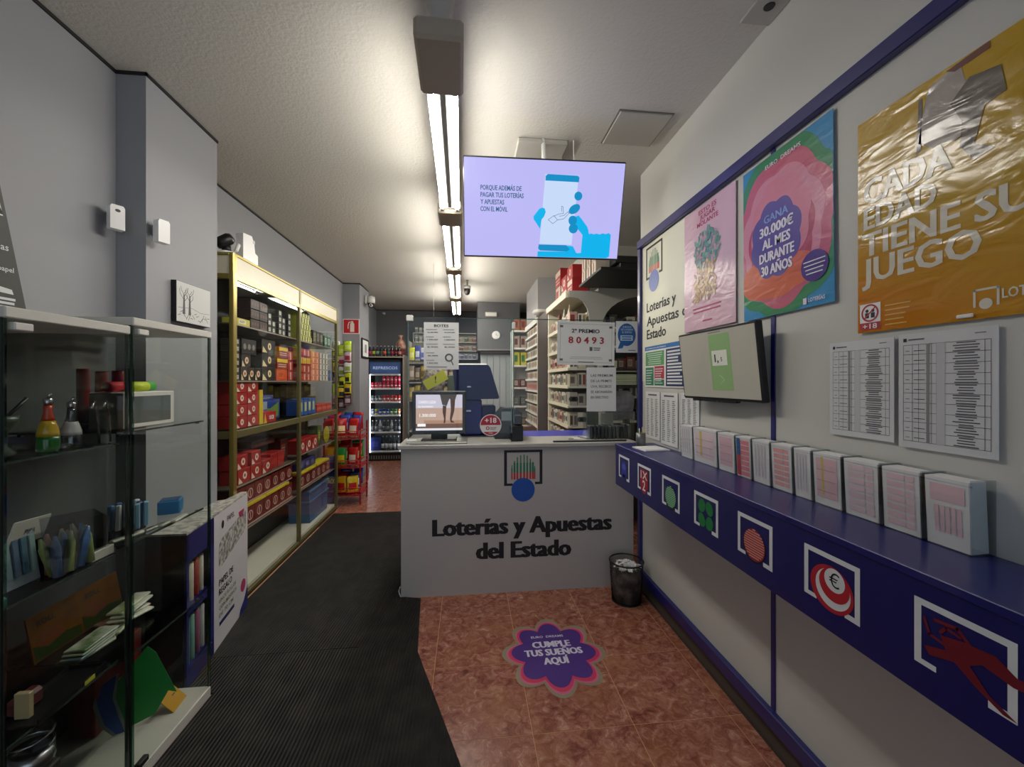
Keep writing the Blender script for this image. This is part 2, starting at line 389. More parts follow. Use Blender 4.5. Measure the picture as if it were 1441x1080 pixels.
G().lathe([(.02, 0), (.012, -.02), (.012, -.08), (.05, -.085), (.055, -.13)], mat('#8a8a86', .4), n=16).build('housing', t)
G().lathe([(.045, -.13), (.045, -.17), (.03, -.21), (.0, -.225)], DARK, n=16).build('dome', t)
t = thing('wall_camera', 'white pan camera with black lens high on the rear left pillar', 'camera', (-1.56, 6.7, 2.74))
t.scale = (.85, .85, .85)
G().box(-.055, -.05, -.02, -.02, .05, .14, WHITE, bev=.006).lathe([(.065, .0), (.075, .04), (.07, .12), (.02, .14)], WHITE, .05, 0, 16).build('housing', t)
G().lathe([(.0, -.09), (.045, -.07), (.06, -.03), (.062, .0)], BLACK, .05, 0, 16).build('head', t)
G().lathe([(.022, -.085), (.03, -.075), (.03, -.03)], WHITE, .06, -.045, 14, axis='y').lathe([(.0, -.088), (.015, -.087), (.016, -.08)], BLACK, .06, -.045, 12, axis='y').build('lens', t)
G().box(-.02, -.03, -.02, .02, .0, .02, WHITE, bev=.004).box(-.03, -.07, -.012, .03, -.03, .012, WHITE, bev=.006).build('motion_sensor', loc=(-1.70, 8.67, 2.9), label='tiny white sensor in the rear corner below the ceiling', cat='sensor')
t = thing('emergency_light', 'small white emergency light on the rear bulkhead under the ceiling', 'emergency light', (.44, 7.6, 2.74))
G().box(-.11, -.05, -.045, .11, 0, .045, mat('#bdbab0', .5), bev=.008).build('body', t); G().box(-.1, -.056, -.03, .1, -.05, .03, WHITE, bev=.002).build('diffuser', t)
t = thing('wall_clock', 'round white clock on the grey bulkhead over the rear door', 'clock', (.533, 7.6, 2.36))
G().lathe([(.073, 0), (.078, -.018), (.07, -.024)], WHITE, 0, 0, 28, axis='y').build('case', t)
G().ell(0, 0, .066, .066, WHITEP, -.0245).line([(0, 0), (.0, .035)], .006, INK, -.0255).line([(0, 0), (.04, -.01)], .004, INK, -.0255).build('dial', t)

# ------------------------------------------------------------------ hanging television
def E(h, e=1.0):
    m = mat(h, .6, emit=e*.86, spec=.1); m.node_tree.nodes['Principled BSDF'].inputs['Base Color'].default_value = (.01, .01, .012, 1); return m
tv = thing('television', 'large television with lilac picture hung from the ceiling above the counter', 'television', (.46, 2.431, 2.535), (math.radians(16.1), 0, math.radians(-1.6)))
G().box(-.4825, 0, -.28, .4825, .035, .28, BLACK, bev=.004).box(-.30, .035, -.2, .30, .065, .16, BLACK, bev=.01).build('housing', tv)
TW, TH = .955, .542
def T(px, py): return (-.4775+(px-75)/1265*TW*1.0, .271-(py-115)/775*TH)
g = G().rect(-.4775, -.271, .4775, .271, E('#c0bdfb', .92), -.0008)
L1, L2, L3 = -.0014, -.0020, -.0026
cy, cb, lt = E('#08b4ee', .95), E('#0f93cc', .9), E('#c9ddfb', .95)
xx = lambda a: (a-.5)*TW
def Q(u, v): return ((u-.5)*TW, (.5-v)*TH)
g.poly([Q(*p) for p in [(.50,.135),(.71,.135),(.69,.86),(.48,.86)]], lt, L1)
g.poly([Q(*p) for p in [(.502,.20),(.502,.155),(.515,.135),(.705,.14),(.715,.16),(.713,.205)]], cb, L2)
g.poly([Q(*p) for p in [(.475,.865),(.655,.865),(.68,.91),(.66,.935),(.485,.93),(.472,.91)]], cb, L3)
g.poly([Q(*p) for p in [(.49,.475),(.505,.485),(.512,.52),(.502,.57),(.487,.60),(.48,.70),(.455,.64),(.437,.60),(.435,.57),(.47,.49)]], cy, L2)
g.ell(*Q(.715,.345), .024, .025, cb, L2); g.ell(*Q(.695,.48), .038, .024, cb, L2, a=.6); g.ell(*Q(.688,.60), .026, .028, cb, L3); g.ell(*Q(.695,.685), .028, .028, cb, L3)
g.poly([Q(*p) for p in [(.47,.998),(.47,.94),(.655,.935),(.66,.87),(.70,.875),(.725,.95),(.755,.945),(.758,.75),(.72,.68),(.70,.62),(.70,.56),(.725,.545),(.745,.58),(.785,.66),(.795,.70),(.80,.74),(.815,.73),(.83,.74),(.85,.73),(.87,.74),(.89,.725),(.91,.735),(.93,.72),(.945,.74),(.945,.975),(.925,.998)]], cy, L2)
g.line([Q(.53,.60),(Q(.56,.64)),Q(.59,.60),Q(.565,.555),Q(.53,.60)], .0025, E('#7c8cb0', .6), L3)
g.line([Q(.565,.56),Q(.60,.535),Q(.625,.53),Q(.622,.46),Q(.612,.455),Q(.613,.51)], .0025, E('#7c8cb0', .6), L3)
g.line([Q(.59,.60),Q(.63,.585),Q(.662,.525),Q(.654,.51),Q(.63,.55),Q(.60,.56)], .0025, E('#7c8cb0', .6), L3)
tb = E('#3f7aa8', .55)
for k, (s_, u1) in enumerate((('PORQUE ADEMÁS DE', .355), ('PAGAR TUS LOTERÍAS', .369), ('Y APUESTAS', .248), ('CON EL MÓVIL', .270))):
    x, z = Q(.10, .315+k*.072); g.text(s_, x, z, .0255, tb, w=(u1-.10)*TW, y=L1, al='L', bold=.02)
g.build('screen', tv)
G().tube([(0, .06, .0), (.02, .10, .10), (.0, .16, .46)], .016, WHITE).build('pole', tv, rot=(0, 0, 0))
G().tube([(.19, .05, .1), (.2, .13, .25), (.185, .15, .44)], .004, WHITE).build('cable', tv)

# ------------------------------------------------------------------ counter
cg = mat('#bcbab6', .5, bump=(40, .05, .001)); CY = 2.89
ct = thing('counter', 'white lottery counter with black title and round blue emblem on its front', 'counter', (0, 0, 0))
G().box(-.455, CY, .0, XR-.025, CY+.03, 1.03, cg).build('front_panel', ct)
G().box(-.455, CY+.03, 0, -.425, 3.7, 1.03, cg).build('side_panel', ct)
G().box(-.475, CY-.02, 1.03, XR-.003, 3.25, 1.058, mat('#b4b2ad', .4), bev=.004).build('worktop', ct)
G().box(.35, 3.25, 1.02, XR+.05, 3.62, 1.058, mat('#3c46b8', .35), bev=.003).box(-.455, 3.25, 1.02, .35, 3.7, 1.05, mat('#55565a', .4)).build('desk_surface', ct)
def emblem(g, cx, z0, wd, y=-.0008, black=INK, blue=mat('#1c55b0', .4), gr=mat('#1d7a55', .4), rd=mat('#c8302a', .4)):
    u = wd/148.; X = lambda a: cx+(a-503)*u; Z = lambda b: z0+(333-b)*u
    for r in ((429, 136, 577, 145), (429, 145, 440, 263), (566, 145, 577, 259), (429, 263, 462, 272), (548, 259, 577, 268)):
        g.rect(X(r[0]), Z(r[3]), X(r[2]), Z(r[1]), black, y)
    for k, (xa, top) in enumerate(((459, 193), (469, 178), (480, 163), (493, 156), (506, 154), (518, 158), (530, 170), (540, 183), (547, 198))):
        hw = 2.6 if k in (0, 8) else 3.6
        g.rect(X(xa-hw*.6), Z(230), X(xa+hw*.6), Z(top), gr if k % 1 == 0 else black, y)
        g.rect(X(xa-hw), Z(248), X(xa+hw), Z(218), rd, y-.0003); g.rect(X(xa-hw), Z(222), X(xa+hw), Z(185 if k not in (0, 8) else 205), gr, y-.0004)
    g.ell(X(502), Z(288), 45*u, 45*u, blue, y-.0008, 36)
g = G(); emblem(g, .398, .643, .276, y=-.001)
g.build('emblem', ct, (0, CY, 0))
for s_, z_, w_ in (('Loterías y Apuestas', .42, 1.295), ('del Estado', .247, .69)): G().text(s_, .404, z_, .112, INK, w=w_, bold=.054, y=-.001).build('lettering', ct, (0, CY, 0))

# protective glass
def pane(name, x0, z0, x1, z1, y, lab, th=.008):
    t = thing(name, lab, 'glass screen', ((x0+x1)/2, y, z0)); hw = (x1-x0)/2; h = z1-z0
    G().box(-hw, 0, 0, hw, th, h, GLASS).build('pane', t)
    e = G().box(-hw-.001, -.001, h-.004, hw+.001, th+.001, h+.002, GLASS_E).box(-hw-.003, -.001, 0, -hw+.003, th+.001, h, GLASS_E).box(hw-.003, -.001, 0, hw+.003, th+.001, h, GLASS_E)
    e.build('polished_edge', t); return t, hw, h
t, hw, h = pane('glass_screen', -.415, 1.0585, .32, 1.955, 2.95, 'tall clear glass screen at the left end of the counter')
G().box(-hw-.012, -.018, h-.03, -hw+.035, .024, h+.012, WHITE, bev=.004).box(-hw-.012, -.018, 0, -hw+.06, .03, .03, WHITE, bev=.006).build('clamp', t)
t, hw, h = pane('glass_screen', .335, 1.19, XR+.03, 1.955, 2.95, 'raised clear glass screen at the right end of the counter, over the serving gap')
G().box(-hw-.012, -.018, h*.9, -hw+.012, .024, h*.9+.05, WHITE, bev=.003).build('clamp', t)

# sheets on the glass
def sheet(name, w_, h_, loc, label, draw, rot=(0,0,0), m=PAPER, cat='sheet', th=.0012):
    t = thing(name, label, cat, loc, rot)
    G().box(-w_/2, 0, 0, w_/2, th, h_, m).build('paper', t)
    g = G(); draw(g, w_, h_); g.build('print', t); return t
INK2 = mat('#55565a', .6)
def d_botes(g, w_, h_):
    g.text('BOTES', 0, h_*.90, h_*.055, INK2, w=w_*.42, bold=.04)
    for cx, n in ((-.25, 5), (.24, 3)):
        for k in range(n):
            z = h_*(.83-k*.155-(.0 if k < 3 else .03))
            bars(g, (cx-.19)*w_, z, (cx+.15)*w_, z+h_*.03, 1, GREY, seed=k)
            g.text(['52.250.000', '1.500.000', '8.300', '46.000', '1.800.000'][k], cx*w_, z-h_*.055, h_*.022, INK, w=w_*.30, bold=.03)
    g.ring(w_*.22, h_*.25, w_*.075, w_*.12, MIDG, -.001); g.line([(w_*.29, h_*.17), (w_*.34, h_*.10)], w_*.03, MIDG, -.001)
    bars(g, -w_*.42, .01, w_*.42, .025, 1, GREY, seed=3)
sheet('price_list', .245, .335, (-.183, 2.945, 1.585), 'white jackpot list headed BOTES hanging on the left glass screen', d_botes)
def d_premio(g, w_, h_):
    for a, b in ((.03, .97),):
        g.line([(-w_*.45, h_*.06), (-w_*.45, h_*.94), (w_*.45, h_*.94), (w_*.45, h_*.06), (-w_*.45, h_*.06)], .0018, GREY)
    g.text('2º PREMIO', -.005, h_*.74, h_*.085, INK, w=w_*.49, bold=.03)
    g.text('8 0 4 9 3', 0, h_*.50, h_*.145, mat('#a5242e', .5), w=w_*.62, bold=.03)
    for sx in (-1, 1):
        for z in (.12, .88): g.rect(sx*w_*.43-.012, h_*z-.008, sx*w_*.43+.012, h_*z+.008, MIDG, -.0009)
    g.rect(w_*.06, h_*.33, w_*.11, h_*.42, MIDG, -.001); bars(g, w_*.13, h_*.33, w_*.30, h_*.42, 2, INK2, seed=4)
    bars(g, -w_*.32, h_*.13, w_*.32, h_*.2, 2, GREY, seed=5, fill=.2, al='C'); bars(g, -w_*.15, h_*.04, w_*.15, h_*.1, 1, MIDG, seed=6, al='C', fill=.3)
sheet('prize_sheet', .435, .322, (.872, 2.944, 1.62), 'white prize sheet reading 2º PREMIO 80493 on the right glass screen', d_premio, rot=(0, math.radians(.8), 0))
def d_blue(g, w_, h_):
    b = mat('#2463a6', .5)
    g.ell(-.002, h_*.57, w_*.41, h_*.36, b); g.poly([(-w_*.42, h_*.12), (-w_*.3, h_*.36), (-w_*.12, h_*.28), (-w_*.2, h_*.14)], b, -.0007)
    for k, s_ in enumerate(('JUEGOS', 'DE LOTERÍAS', 'EL SORTEO')): g.text(s_, 0, h_*(.79-.085*k), h_*.055, mat('#b9cfe6', .5), w=w_*(.4, .55, .45)[k], bold=.02)
    g.rect(-w_*.3, h_*.38, w_*.26, h_*.55, mat('#bcd6ea', .5), -.001); bars(g, -w_*.26, h_*.39, w_*.22, h_*.54, 2, b, -.0016, al='C')
    bars(g, w_*.05, h_*.05, w_*.4, h_*.1, 1, INK2)
sheet('notice_card', .17, .235, (1.188, 2.945, 1.715), 'white card with a round blue speech bubble, right of the 80493 sheet', d_blue)
def d_note(g, w_, h_):
    for k, s_ in enumerate(('LAS PREMIUM', 'DE LA PRIMITI', 'UVA, RECIBOS', 'SE ABONARÁN', 'EN EFECTIVO')): g.text(s_, -w_*.36, h_*(.79-.125*k), h_*.055, MIDG, w=w_*(.74, .7, .7, .72, .6)[k], al='L')
sheet('handwritten_note', .225, .325, (.99, 2.943, 1.278), 'plain white paper note with five printed lines below the 80493 sheet', d_note)
t = thing('age_sticker', 'round red and white +18 sticker low on the left glass screen', 'sticker', (.168, 2.945, 1.185))
G().lathe([(.078, 0), (.078, -.001)], mat('#e9e7e4', .4), n=36, axis='y').build('backing', t)
g = G(); rs = mat('#b51f32', .4)
pts = lambda a0, a1, r, n=20: [(r*math.cos(a0+(a1-a0)*i/n), r*math.sin(a0+(a1-a0)*i/n)) for i in range(n+1)]
g.poly(pts(0, PI, .072), rs, -.0014); g.poly(pts(PI+.75, 2*PI-.75, .072), rs, -.0014)
g.text('+18', 0, .016, .036, WHITEP, w=.085, y=-.002, bold=.03); g.ring(-.022, -.022, .008, .013, rs, -.0016); bars(g, -.004, -.034, .045, -.012, 3, GREY, -.0016)
g.text('LOTERÍAS', 0, -.062, .009, WHITEP, w=.03, y=-.002)
g.build('print', t)

# things on the counter
t = thing('customer_display', 'black customer monitor showing bare legs walking on a beach', 'monitor', (-.208, 3.10, 1.0585))
G().box(-.2, 0, .045, .2, .05, .37, BLACK, bev=.008).box(-.06, .05, .1, .06, .09, .3, BLACK, bev=.01).build('housing', t)
G().box(-.06, .0, .0, .06, .02, .06, BLACK).box(-.13, -.06, 0, .13, .12, .014, BLACK, bev=.005).build('stand', t)
g = G(); x0, x1, z0, z1 = -.172, .172, .075, .342
g.rect(x0, z0, x1, z1, E('#cfae9d', .8), -.0012)
g.rect(x0, z1-.10, x1, z1, E('#d7d0e2', .85), -.0016); g.rect(x0, z0, x1, z0+.016, E('#ece9f0', .9), -.002)
g.rect(x0, z0+.016, x1, z0+.05, E('#8a6656', .6), -.0016); g.rect(x0+.06, z0+.05, x1, z0+.075, E('#c79c82', .7), -.0016)
sk = E('#7a5646', .35); st = E('#6d655c', .4)
g.poly([(.005, z1), (.13, z1), (.118, z1-.04), (.09, z1-.045), (.075, z1-.03), (.055, z1-.085), (.022, z1-.075)], st, -.0022)
g.poly([(.026, z1-.08), (.053, z1-.085), (.05, z1-.13), (.045, z1-.21), (.032, z1-.215), (.035, z1-.18), (.025, z1-.13)], sk, -.0026)
g.poly([(.082, z1-.04), (.118, z1-.04), (.112, z1-.12), (.092, z1-.19), (.115, z1-.21), (.085, z1-.21), (.078, z1-.18), (.086, z1-.12)], sk, -.0026)
wt = E('#ffffff', .95)
g.text('CUÁNDO LLEGA', -.155, z1-.065, .02, wt, w=.13, y=-.003, al='L').text('tu momento', -.155, z1-.095, .016, wt, w=.11, y=-.003, al='L')
g.text('1.300.000', -.145, z1-.165, .022, wt, w=.12, y=-.003, al='L').rect(-.16, z0+.03, -.10, z0+.05, wt, -.003)
g.build('screen', t)
t = thing('lottery_terminal', 'navy blue lottery terminal with a tilted hood behind the customer monitor', 'terminal', (0, 3.36, 1.051))
nb = mat('#090a48', .38, spec=.3)
G().prism([(-.118, .55), (-.10, .585), (.17, .585), (.19, .56), (.262, .32), (.255, .305), (-.095, .30)], 0, .16, nb).build('hood', t)
G().box(-.10, .02, .565, .165, .15, .597, WHITE, bev=.01).build('top_edge', t)
G().box(-.06, .03, 0, .12, .22, .30, mat('#0b0d66', .38, spec=.3), bev=.01).box(.12, .03, 0, .235, .22, .25, nb, bev=.01).build('body', t)
G().box(-.045, .022, .20, .03, .03, .212, STEEL).box(.0, -.004, .40, .03, 0, .41, STEEL).build('badge', t)
t = thing('receipt_printer', 'dark grey receipt printer beside the blue terminal', 'printer', (.29, 3.12, 1.0585))
G().prism([(-.08, 0), (.13, 0), (.13, .2), (.075, .235), (-.02, .235), (-.08, .17)], 0, .2, mat('#34373a', .4)).build('housing', t)
G().rect(-.03, .14, .05, .21, mat('#8a9192', .2), -.002).build('paper_window', t)
t = thing('card_reader_box', 'small black box next to the printer at the serving gap', 'card reader', (.365, 2.98, 1.0585))
G().box(-.045, 0, 0, .045, .1, .115, BLACK, bev=.006).build('housing', t); G().box(-.015, .02, .115, .04, .09, .19, mat('#27292c', .5), bev=.008).build('head', t)
t = thing('coin_tray', 'low black rubber change tray at the right on the counter top', 'tray', (.92, 2.905, 1.0585))
G().box(-.30, 0, 0, .25, .03, .008, DARK, bev=.003).box(-.3, .0, .008, .25, .004, .012, MIDG).build('tray', t)
G().box(-.2, 0, 0, .2, .09, .012, mat('#9b9a94', .3), bev=.004).build('document_slot', loc=(-.20, 2.90, 1.0585), label='flat grey tray in front of the customer monitor', cat='tray')
t = thing('acrylic_display_box', 'clear acrylic box of small dark goods at the right end of counter', 'display box', (1.09, 3.0, 1.0585))
G().box(-.18, 0, 0, .18, .005, .21, ACRYL).box(-.18, .15, 0, .18, .155, .21, ACRYL).box(-.18, 0, 0, -.175, .155, .21, ACRYL).box(.175, 0, 0, .18, .155, .21, ACRYL).box(-.18, -.001, .206, .18, .006, .212, ACRYL_E).build('case', t)
g = G()
for k in range(11): g.box(-.16+k*.03, .03, .0, -.137+k*.03, .12, .105+random.uniform(-.01, .01), mat(random.choice(['#3b3f3c', '#4a4d49', '#2f3431', '#5c6058']), .4), bev=.004)
g.build('packets', t)
G().box(-.155, .13, 0, -.06, .145, .2, mat('#575b56', .5)).box(-.04, .13, 0, .06, .145, .19, mat('#8d918a', .5)).build('cards', t)
g = G().tube([(-.06, 0, .006), (0, .01, .006), (.05, .12, .006), (.10, .0, .006)], .004, STEEL); g.box(-.02, 0, .0, .04, .06, .01, WHITE, bev=.003)
g.build('wire_stand', loc=(.82, 3.02, 1.0585), label='thin wire and white clip holder on the counter left of acrylic box', cat='holder')
G().prism([(-.1, 0), (.06, .09), (.1, .02), (-.06, -.07)], 0, .002, mat('#d9d818', .4), ).text('!', 0, -.01, .05, INK, y=-.001).build('yellow_flyer', loc=(-.245, 3.22, 1.50), rot=(0, 0, 0), label='tilted bright yellow flyer sticking up behind the customer monitor', cat='flyer')
G().tube([(0, 0, .0), (-.006, -.006, .02), (-.012, -.004, .045), (-.004, 0, .07)], .004, WHITE).build('loose_cable', loc=(-.456, 2.885, .012), label='short white cable end at the bottom left corner of the counter', cat='cable')

# ------------------------------------------------------------------ shelf on the right wall
XF, ZT, ZB, YE = .978, 1.088, .821, 2.62
sh = thing('wall_shelf', 'long navy blue writing shelf with game emblems along the right wall', 'shelf', (0, 0, 0))
G().box(XF-.004, -.6, ZT-.02, XR-.001, YE, ZT, NAVY, bev=.002).build('shelf_top', sh)
G().box(XF, -.6, ZB, XF+.02, YE-.002, ZT-.02, mat('#14165c', .4, coat=.2), bev=.001).build('fascia', sh)
G().box(XF+.02, YE-.022, ZB, XR-.001, YE-.002, ZT-.02, NAVY).build('end_panel', sh)
LW = mat('#dcdfe0', .5)
def bracket(g):
    for r in ((0, .128, .17, .142), (0, .012, .014, .128), (.156, .010, .17, .128), (0, 0, .042, .012), (.128, -.004, .17, .010)): g.rect(*r, LW)
def lg(k):
    g = G(); bracket(g); c = .085
    if k == 0: g.ell(c, .06, .045, .052, mat('#2b3590', .5), -.001); g.ell(c, .075, .03, .02, mat('#4a56b0', .5), -.0014); g.rect(.07, .0, .1, .03, mat('#2b3590', .5), -.001)
    if k == 1:
        r = mat('#a01f2c', .5); g.rect(.035, .02, .135, .12, r, -.0008); g.ell(c, .02, .035, .035, r, -.001)
        g.text('1X', c, .068, .042, LW, w=.085, y=-.0016, bold=.02); g.text('2', c, .004, .055, LW, y=-.0016, bold=.02)
    if k in (2, 4):
        cc = mat('#8fc89c' if k == 2 else '#d98f86', .5); dk = mat('#0d4a2c' if k == 2 else '#8f1c22', .5)
        g.ell(c, .045, .056, .056, mat('#0b0d30', .5), -.0008); g.ell(c, .05, .052, .054, dk, -.001, 32)
        for i in range(12):
            z = .006+i*.0085; hw = math.sqrt(max(0, .05**2-(z-.05)**2)); g.rect(c-hw, z, c+hw, z+.0048, cc, -.0015)
    if k == 3:
        gr = mat('#1a7a3c', .5)
        for sx in (-1, 1):
            for sz in (-1, 1): g.ell(c+sx*.027, .062+sz*.03, .025, .029, gr, -.001, a=sx*sz*.5)
    if k == 5:
        r = mat('#b5202c', .5)
        g.ell(.088, .05, .066, .062, r, -.0010, 36); g.ell(.093, .052, .053, .052, LW, -.0015, 36); g.ell(.098, .064, .046, .044, r, -.002, 36); g.ell(.10, .078, .031, .031, LW, -.0025, 36)
        g.text('€', .10, .06, .036, INK, y=-.003, bold=.0)
    if k == 6:
        r = mat('#6d1220', .5)
        g.poly([(.02, .045), (.06, .06), (.05, .085), (.09, .095), (.14, .10), (.17, .08), (.2, .085), (.2, .065), (.165, .06), (.12, .07), (.10, .055), (.13, .02), (.17, .0), (.15, .0), (.11, .02), (.075, .045), (.03, .03)], r, -.0014)
        g.line([(.02, .105), (.03, .075), (.055, .07)], .006, r, -.0012); g.line([(.04, .11), (.08, .115), (.10, .095)], .007, r, -.0012)
        g.line([(.05, .09), (.06, .105), (.085, .1)], .006, r, -.0012)
    return g
for k, y in enumerate((2.557, 2.264, 1.966, 1.674, 1.387, 1.092, .797)):
    lg(k).build(['blue_face_emblem', 'one_x_two_emblem', 'green_ball_emblem', 'clover_emblem', 'red_ball_emblem', 'euro_emblem', 'horse_emblem'][k], sh, (XF, y, .888), RZR)

# slip holders
edges = [2.145, 2.02, 1.81, 1.68, 1.576, 1.47, 1.36, 1.277, 1.163, 1.045, .936, .83]
pinks = [('#e3e2e0', 'plain white'), ('#e6cfd4', 'pale pink and yellow'), ('#dcb9c2', 'mauve pink'), ('#d9606a', 'red and blue striped'), ('#dcd6d9', 'greyish white'), ('#e6a5a4', 'salmon banded'), ('#ded8da', 'faint pink'), ('#e0bcc0', 'pink with yellow edging'), ('#dfc6cb', 'pink ruled'), ('#e2c3c6', 'brick-patterned pink'), ('#dcbcc0', 'pink with a white grid')]
for i, (a, b) in enumerate(zip(edges, edges[1:])):
    wd = a-b-.002; t = thing('slip_holder', 'clear slip holder with %s slips, %s from the counter' % (pinks[i][1], ORD[i]), 'slip holder', (XR-.002, (a+b)/2, ZT+.0005), RZR, 'betting slip holders')
    hw = wd/2; fr, bk = -.068, -.001; h = .178
    G().box(-hw, fr, 0, hw, fr+.0025, h*.92, ACRYL).box(-hw, bk-.003, 0, hw, bk, h, ACRYL).box(-hw, fr, 0, -hw+.003, bk, h, ACRYL_E).box(hw-.003, fr, 0, hw, bk, h, ACRYL_E).box(-hw, fr, 0, hw, bk, .003, ACRYL).box(-hw, fr-.0006, h*.92-.002, hw, fr+.003, h*.92+.001, ACRYL_E).build('holder', t)
    pm = mat(pinks[i][0], .75)
    tilt = Matrix.Rotation(.05, 4, 'X')
    G().box(-hw+.006, fr+.008, .005, hw-.006, fr+.056, h*.985, mat('#e4e2df', .8), M=tilt).build('slip_stack', t)
    g = G(); x0, x1 = -hw+.010, hw-.014; W = x1-x0; y = fr+.0068
    if i == 3:
        g.rect(x0, .01, x0+W*.3, h*.55, mat('#b83a44', .6), y, tilt); g.rect(x0, h*.55, x0+W*.3, h*.95, mat('#2b5d93', .6), y, tilt)
        for k in range(7): g.rect(x0+W*.33, .012+k*.022, x1, .03+k*.022, mat('#df8a92', .6), y, tilt)
    elif i in (0, 4, 6):
        for k in range(4): g.rect(x0+W*(.1+.22*k), .03, x0+W*(.2+.22*k), h*.9, mat('#cfc6cb', .7), y, tilt)
    elif i in (5, 8, 9):
        for k in range(7):
            g.rect(x0+W*.1, .02+k*.021, x0+W*.66, .035+k*.021, pm, y, tilt); g.rect(x0+W*.7, .02+k*.021, x0+W*.95, .035+k*.021, pm, y, tilt)
    elif i == 10:
        g.rect(x0+W*.1, h*.66, x1, h*.9, pm, y, tilt)
        for k in range(5): g.rect(x0+W*(.2+.15*k), .04, x0+W*(.31+.15*k), h*.6, pm, y, tilt)
    else:
        g.rect(x0+W*.08, .03, x1-W*.05, h*.9, pm, y, tilt)
        if i in (1, 7): g.rect(x0+W*.3, .04, x0+W*.4, h*.92, mat('#d8c66c', .6), y-.0004, tilt)
        for k in range(3): g.rect(x0+W*.1, .05+k*.035, x1-W*.1, .053+k*.035, mat('#c79aa4', .7), y-.0006, tilt)
    g.build('printed_slip', t)
t = thing('pen_cup', 'small grey mesh pencil cup at the counter end of the blue shelf', 'pencil cup', (1.10, 2.50, ZT))
G().lathe([(.028, 0), (.03, .002), (.03, .085), (.027, .085), (.027, .004), (0, .004)], mat('#70706e', .4, .6), n=20).build('cup', t)
for k in range(4): G().tube([(.012*math.cos(k*1.6), .012*math.sin(k*1.6), .01), (.022*math.cos(k*1.6), .022*math.sin(k*1.6), .105+.006*k)], .003, mat(['#c9c34a', '#d8d6c8', '#3d5a2a', '#a9a632'][k], .5), 6).build('pencil', t)
G().box(-.06, -.09, 0, .10, .07, .006, PAPER).box(-.05, -.07, .006, .09, .05, .009, WHITE).build('paper_slips', loc=(1.09, 2.50-.11, ZT), rot=(0, 0, .1), label='small pile of white slips at the counter end of the blue shelf', cat='paper')

# ------------------------------------------------------------------ right wall posters
def wall_sheet(name, yl, zb, w_, h_, label, draw, m=PAPER, cat='poster', off=.009, tilt=0):
    t = thing(name, label, cat, (XR-off, yl, zb), (0, tilt, -PI/2))
    G().box(0, 0, 0, w_, .0015, h_, m).build('paper', t); g = G(); draw(g, w_, h_); g.build('print', t); return t
def d_panel(g, w_, h_):
    emblem(g, .182, .60, .239, y=-.001, blue=mat('#2b50a8', .4))
    g.text('Loterías y', .072, .475, .062, INK, w=.40, al='L', bold=.03).text('Apuestas del', .074, .379, .062, INK, w=.60, al='L', bold=.03).text('Estado', .074, .29, .062, INK, w=.275, al='L', bold=.03)
wall_sheet('lottery_sign', 2.785, 1.50, .62, .94, 'cream wall panel with lottery emblem and black title behind the pink poster', d_panel, mat('#dcdcc9', .5), 'sign', .0025)
def d_info(g, w_, h_):
    gr, rd, bl = mat('#2c8058', .5), mat('#b53a45', .5), mat('#1c3560', .5)
    g.rect(0, h_*.90, w_, h_, mat('#2a6cb0', .5)); g.text('INFORMACIÓN DE PREMIOS', w_*.04, h_*.93, h_*.03, LW, w=w_*.5, al='L')
    g.rect(w_*.02, h_*.52, w_*.5, h_*.86, mat('#5d9b5d', .5)); g.rect(w_*.02, h_*.04, w_*.24, h_*.48, gr); g.rect(w_*.26, h_*.2, w_*.5, h_*.5, rd); g.rect(w_*.26, h_*.04, w_*.5, h_*.18, gr)
    g.rect(w_*.54, h_*.03, w_*.98, h_*.87, bl)
    bars(g, w_*.05, h_*.54, w_*.47, h_*.84, 6, LW, al='C', fill=.3); bars(g, w_*.04, h_*.06, w_*.22, h_*.44, 6, LW, fill=.3); bars(g, w_*.28, h_*.07, w_*.48, h_*.46, 7, LW, fill=.35)
    bars(g, w_*.57, h_*.06, w_*.95, h_*.84, 11, LW, fill=.55, seed=2)
wall_sheet('info_poster', 2.735, 1.462, .56, .275, 'green, red and blue prize information poster below the lottery title', d_info, off=.006)
def d_table(g, w_, h_, cols=5, rows=10):
    a, b, c, d = w_*.06, w_*.94, h_*.06, h_*.9
    for k in range(rows+1): g.rect(a, c+(d-c)*k/rows-.0006, b, c+(d-c)*k/rows+.0006, MIDG)
    for u in (0, .12, .2, .3, .36, .42, .94, 1): g.rect(a+(b-a)*u-.0005, c, a+(b-a)*u+.0005, d, MIDG)
    g.rect(a+(b-a)*.30, c, a+(b-a)*.335, d, GREY, -.0008); g.rect(a+(b-a)*.42, c, a+(b-a)*.52, d, mat('#c4c4c6', .7), -.0007)
    r = random.Random(int(w_*1000))
    for k in range(rows*4):
        z = c+(d-c)*(k+.5)/(rows*4); wd = r.uniform(.15, .3)*(b-a); m_ = a+(b-a)*.75
        g.rect(m_-wd/2, z-.0013, m_+wd/2, z+.0013, INK2, -.0009)
        if k % 4 == 1: g.rect(a+.006, z-.001, a+.016, z+.001, GREY, -.0009); g.rect(a+(b-a)*.14, z-.001, a+(b-a)*.28, z+.001, INK2, -.0009)
    g.rect(w_*.06, h_*.93, w_*.1, h_*.96, INK, -.0008); g.rect(w_*.12, h_*.94, w_*.3, h_*.952, INK2, -.0008); g.rect(w_*.8, h_*.95, w_*.9, h_*.958, GREY, -.0008)
wall_sheet('results_sheet', 1.269, 1.322, .211, .307, 'white results table sheet, the left one below the yellow poster', d_table, mat('#d6d7d7', .7), 'sheet')
wall_sheet('results_sheet', 1.045, 1.315, .222, .318, 'white results table sheet, the right one below the yellow poster', d_table, mat('#d2d3d3', .7), 'sheet')
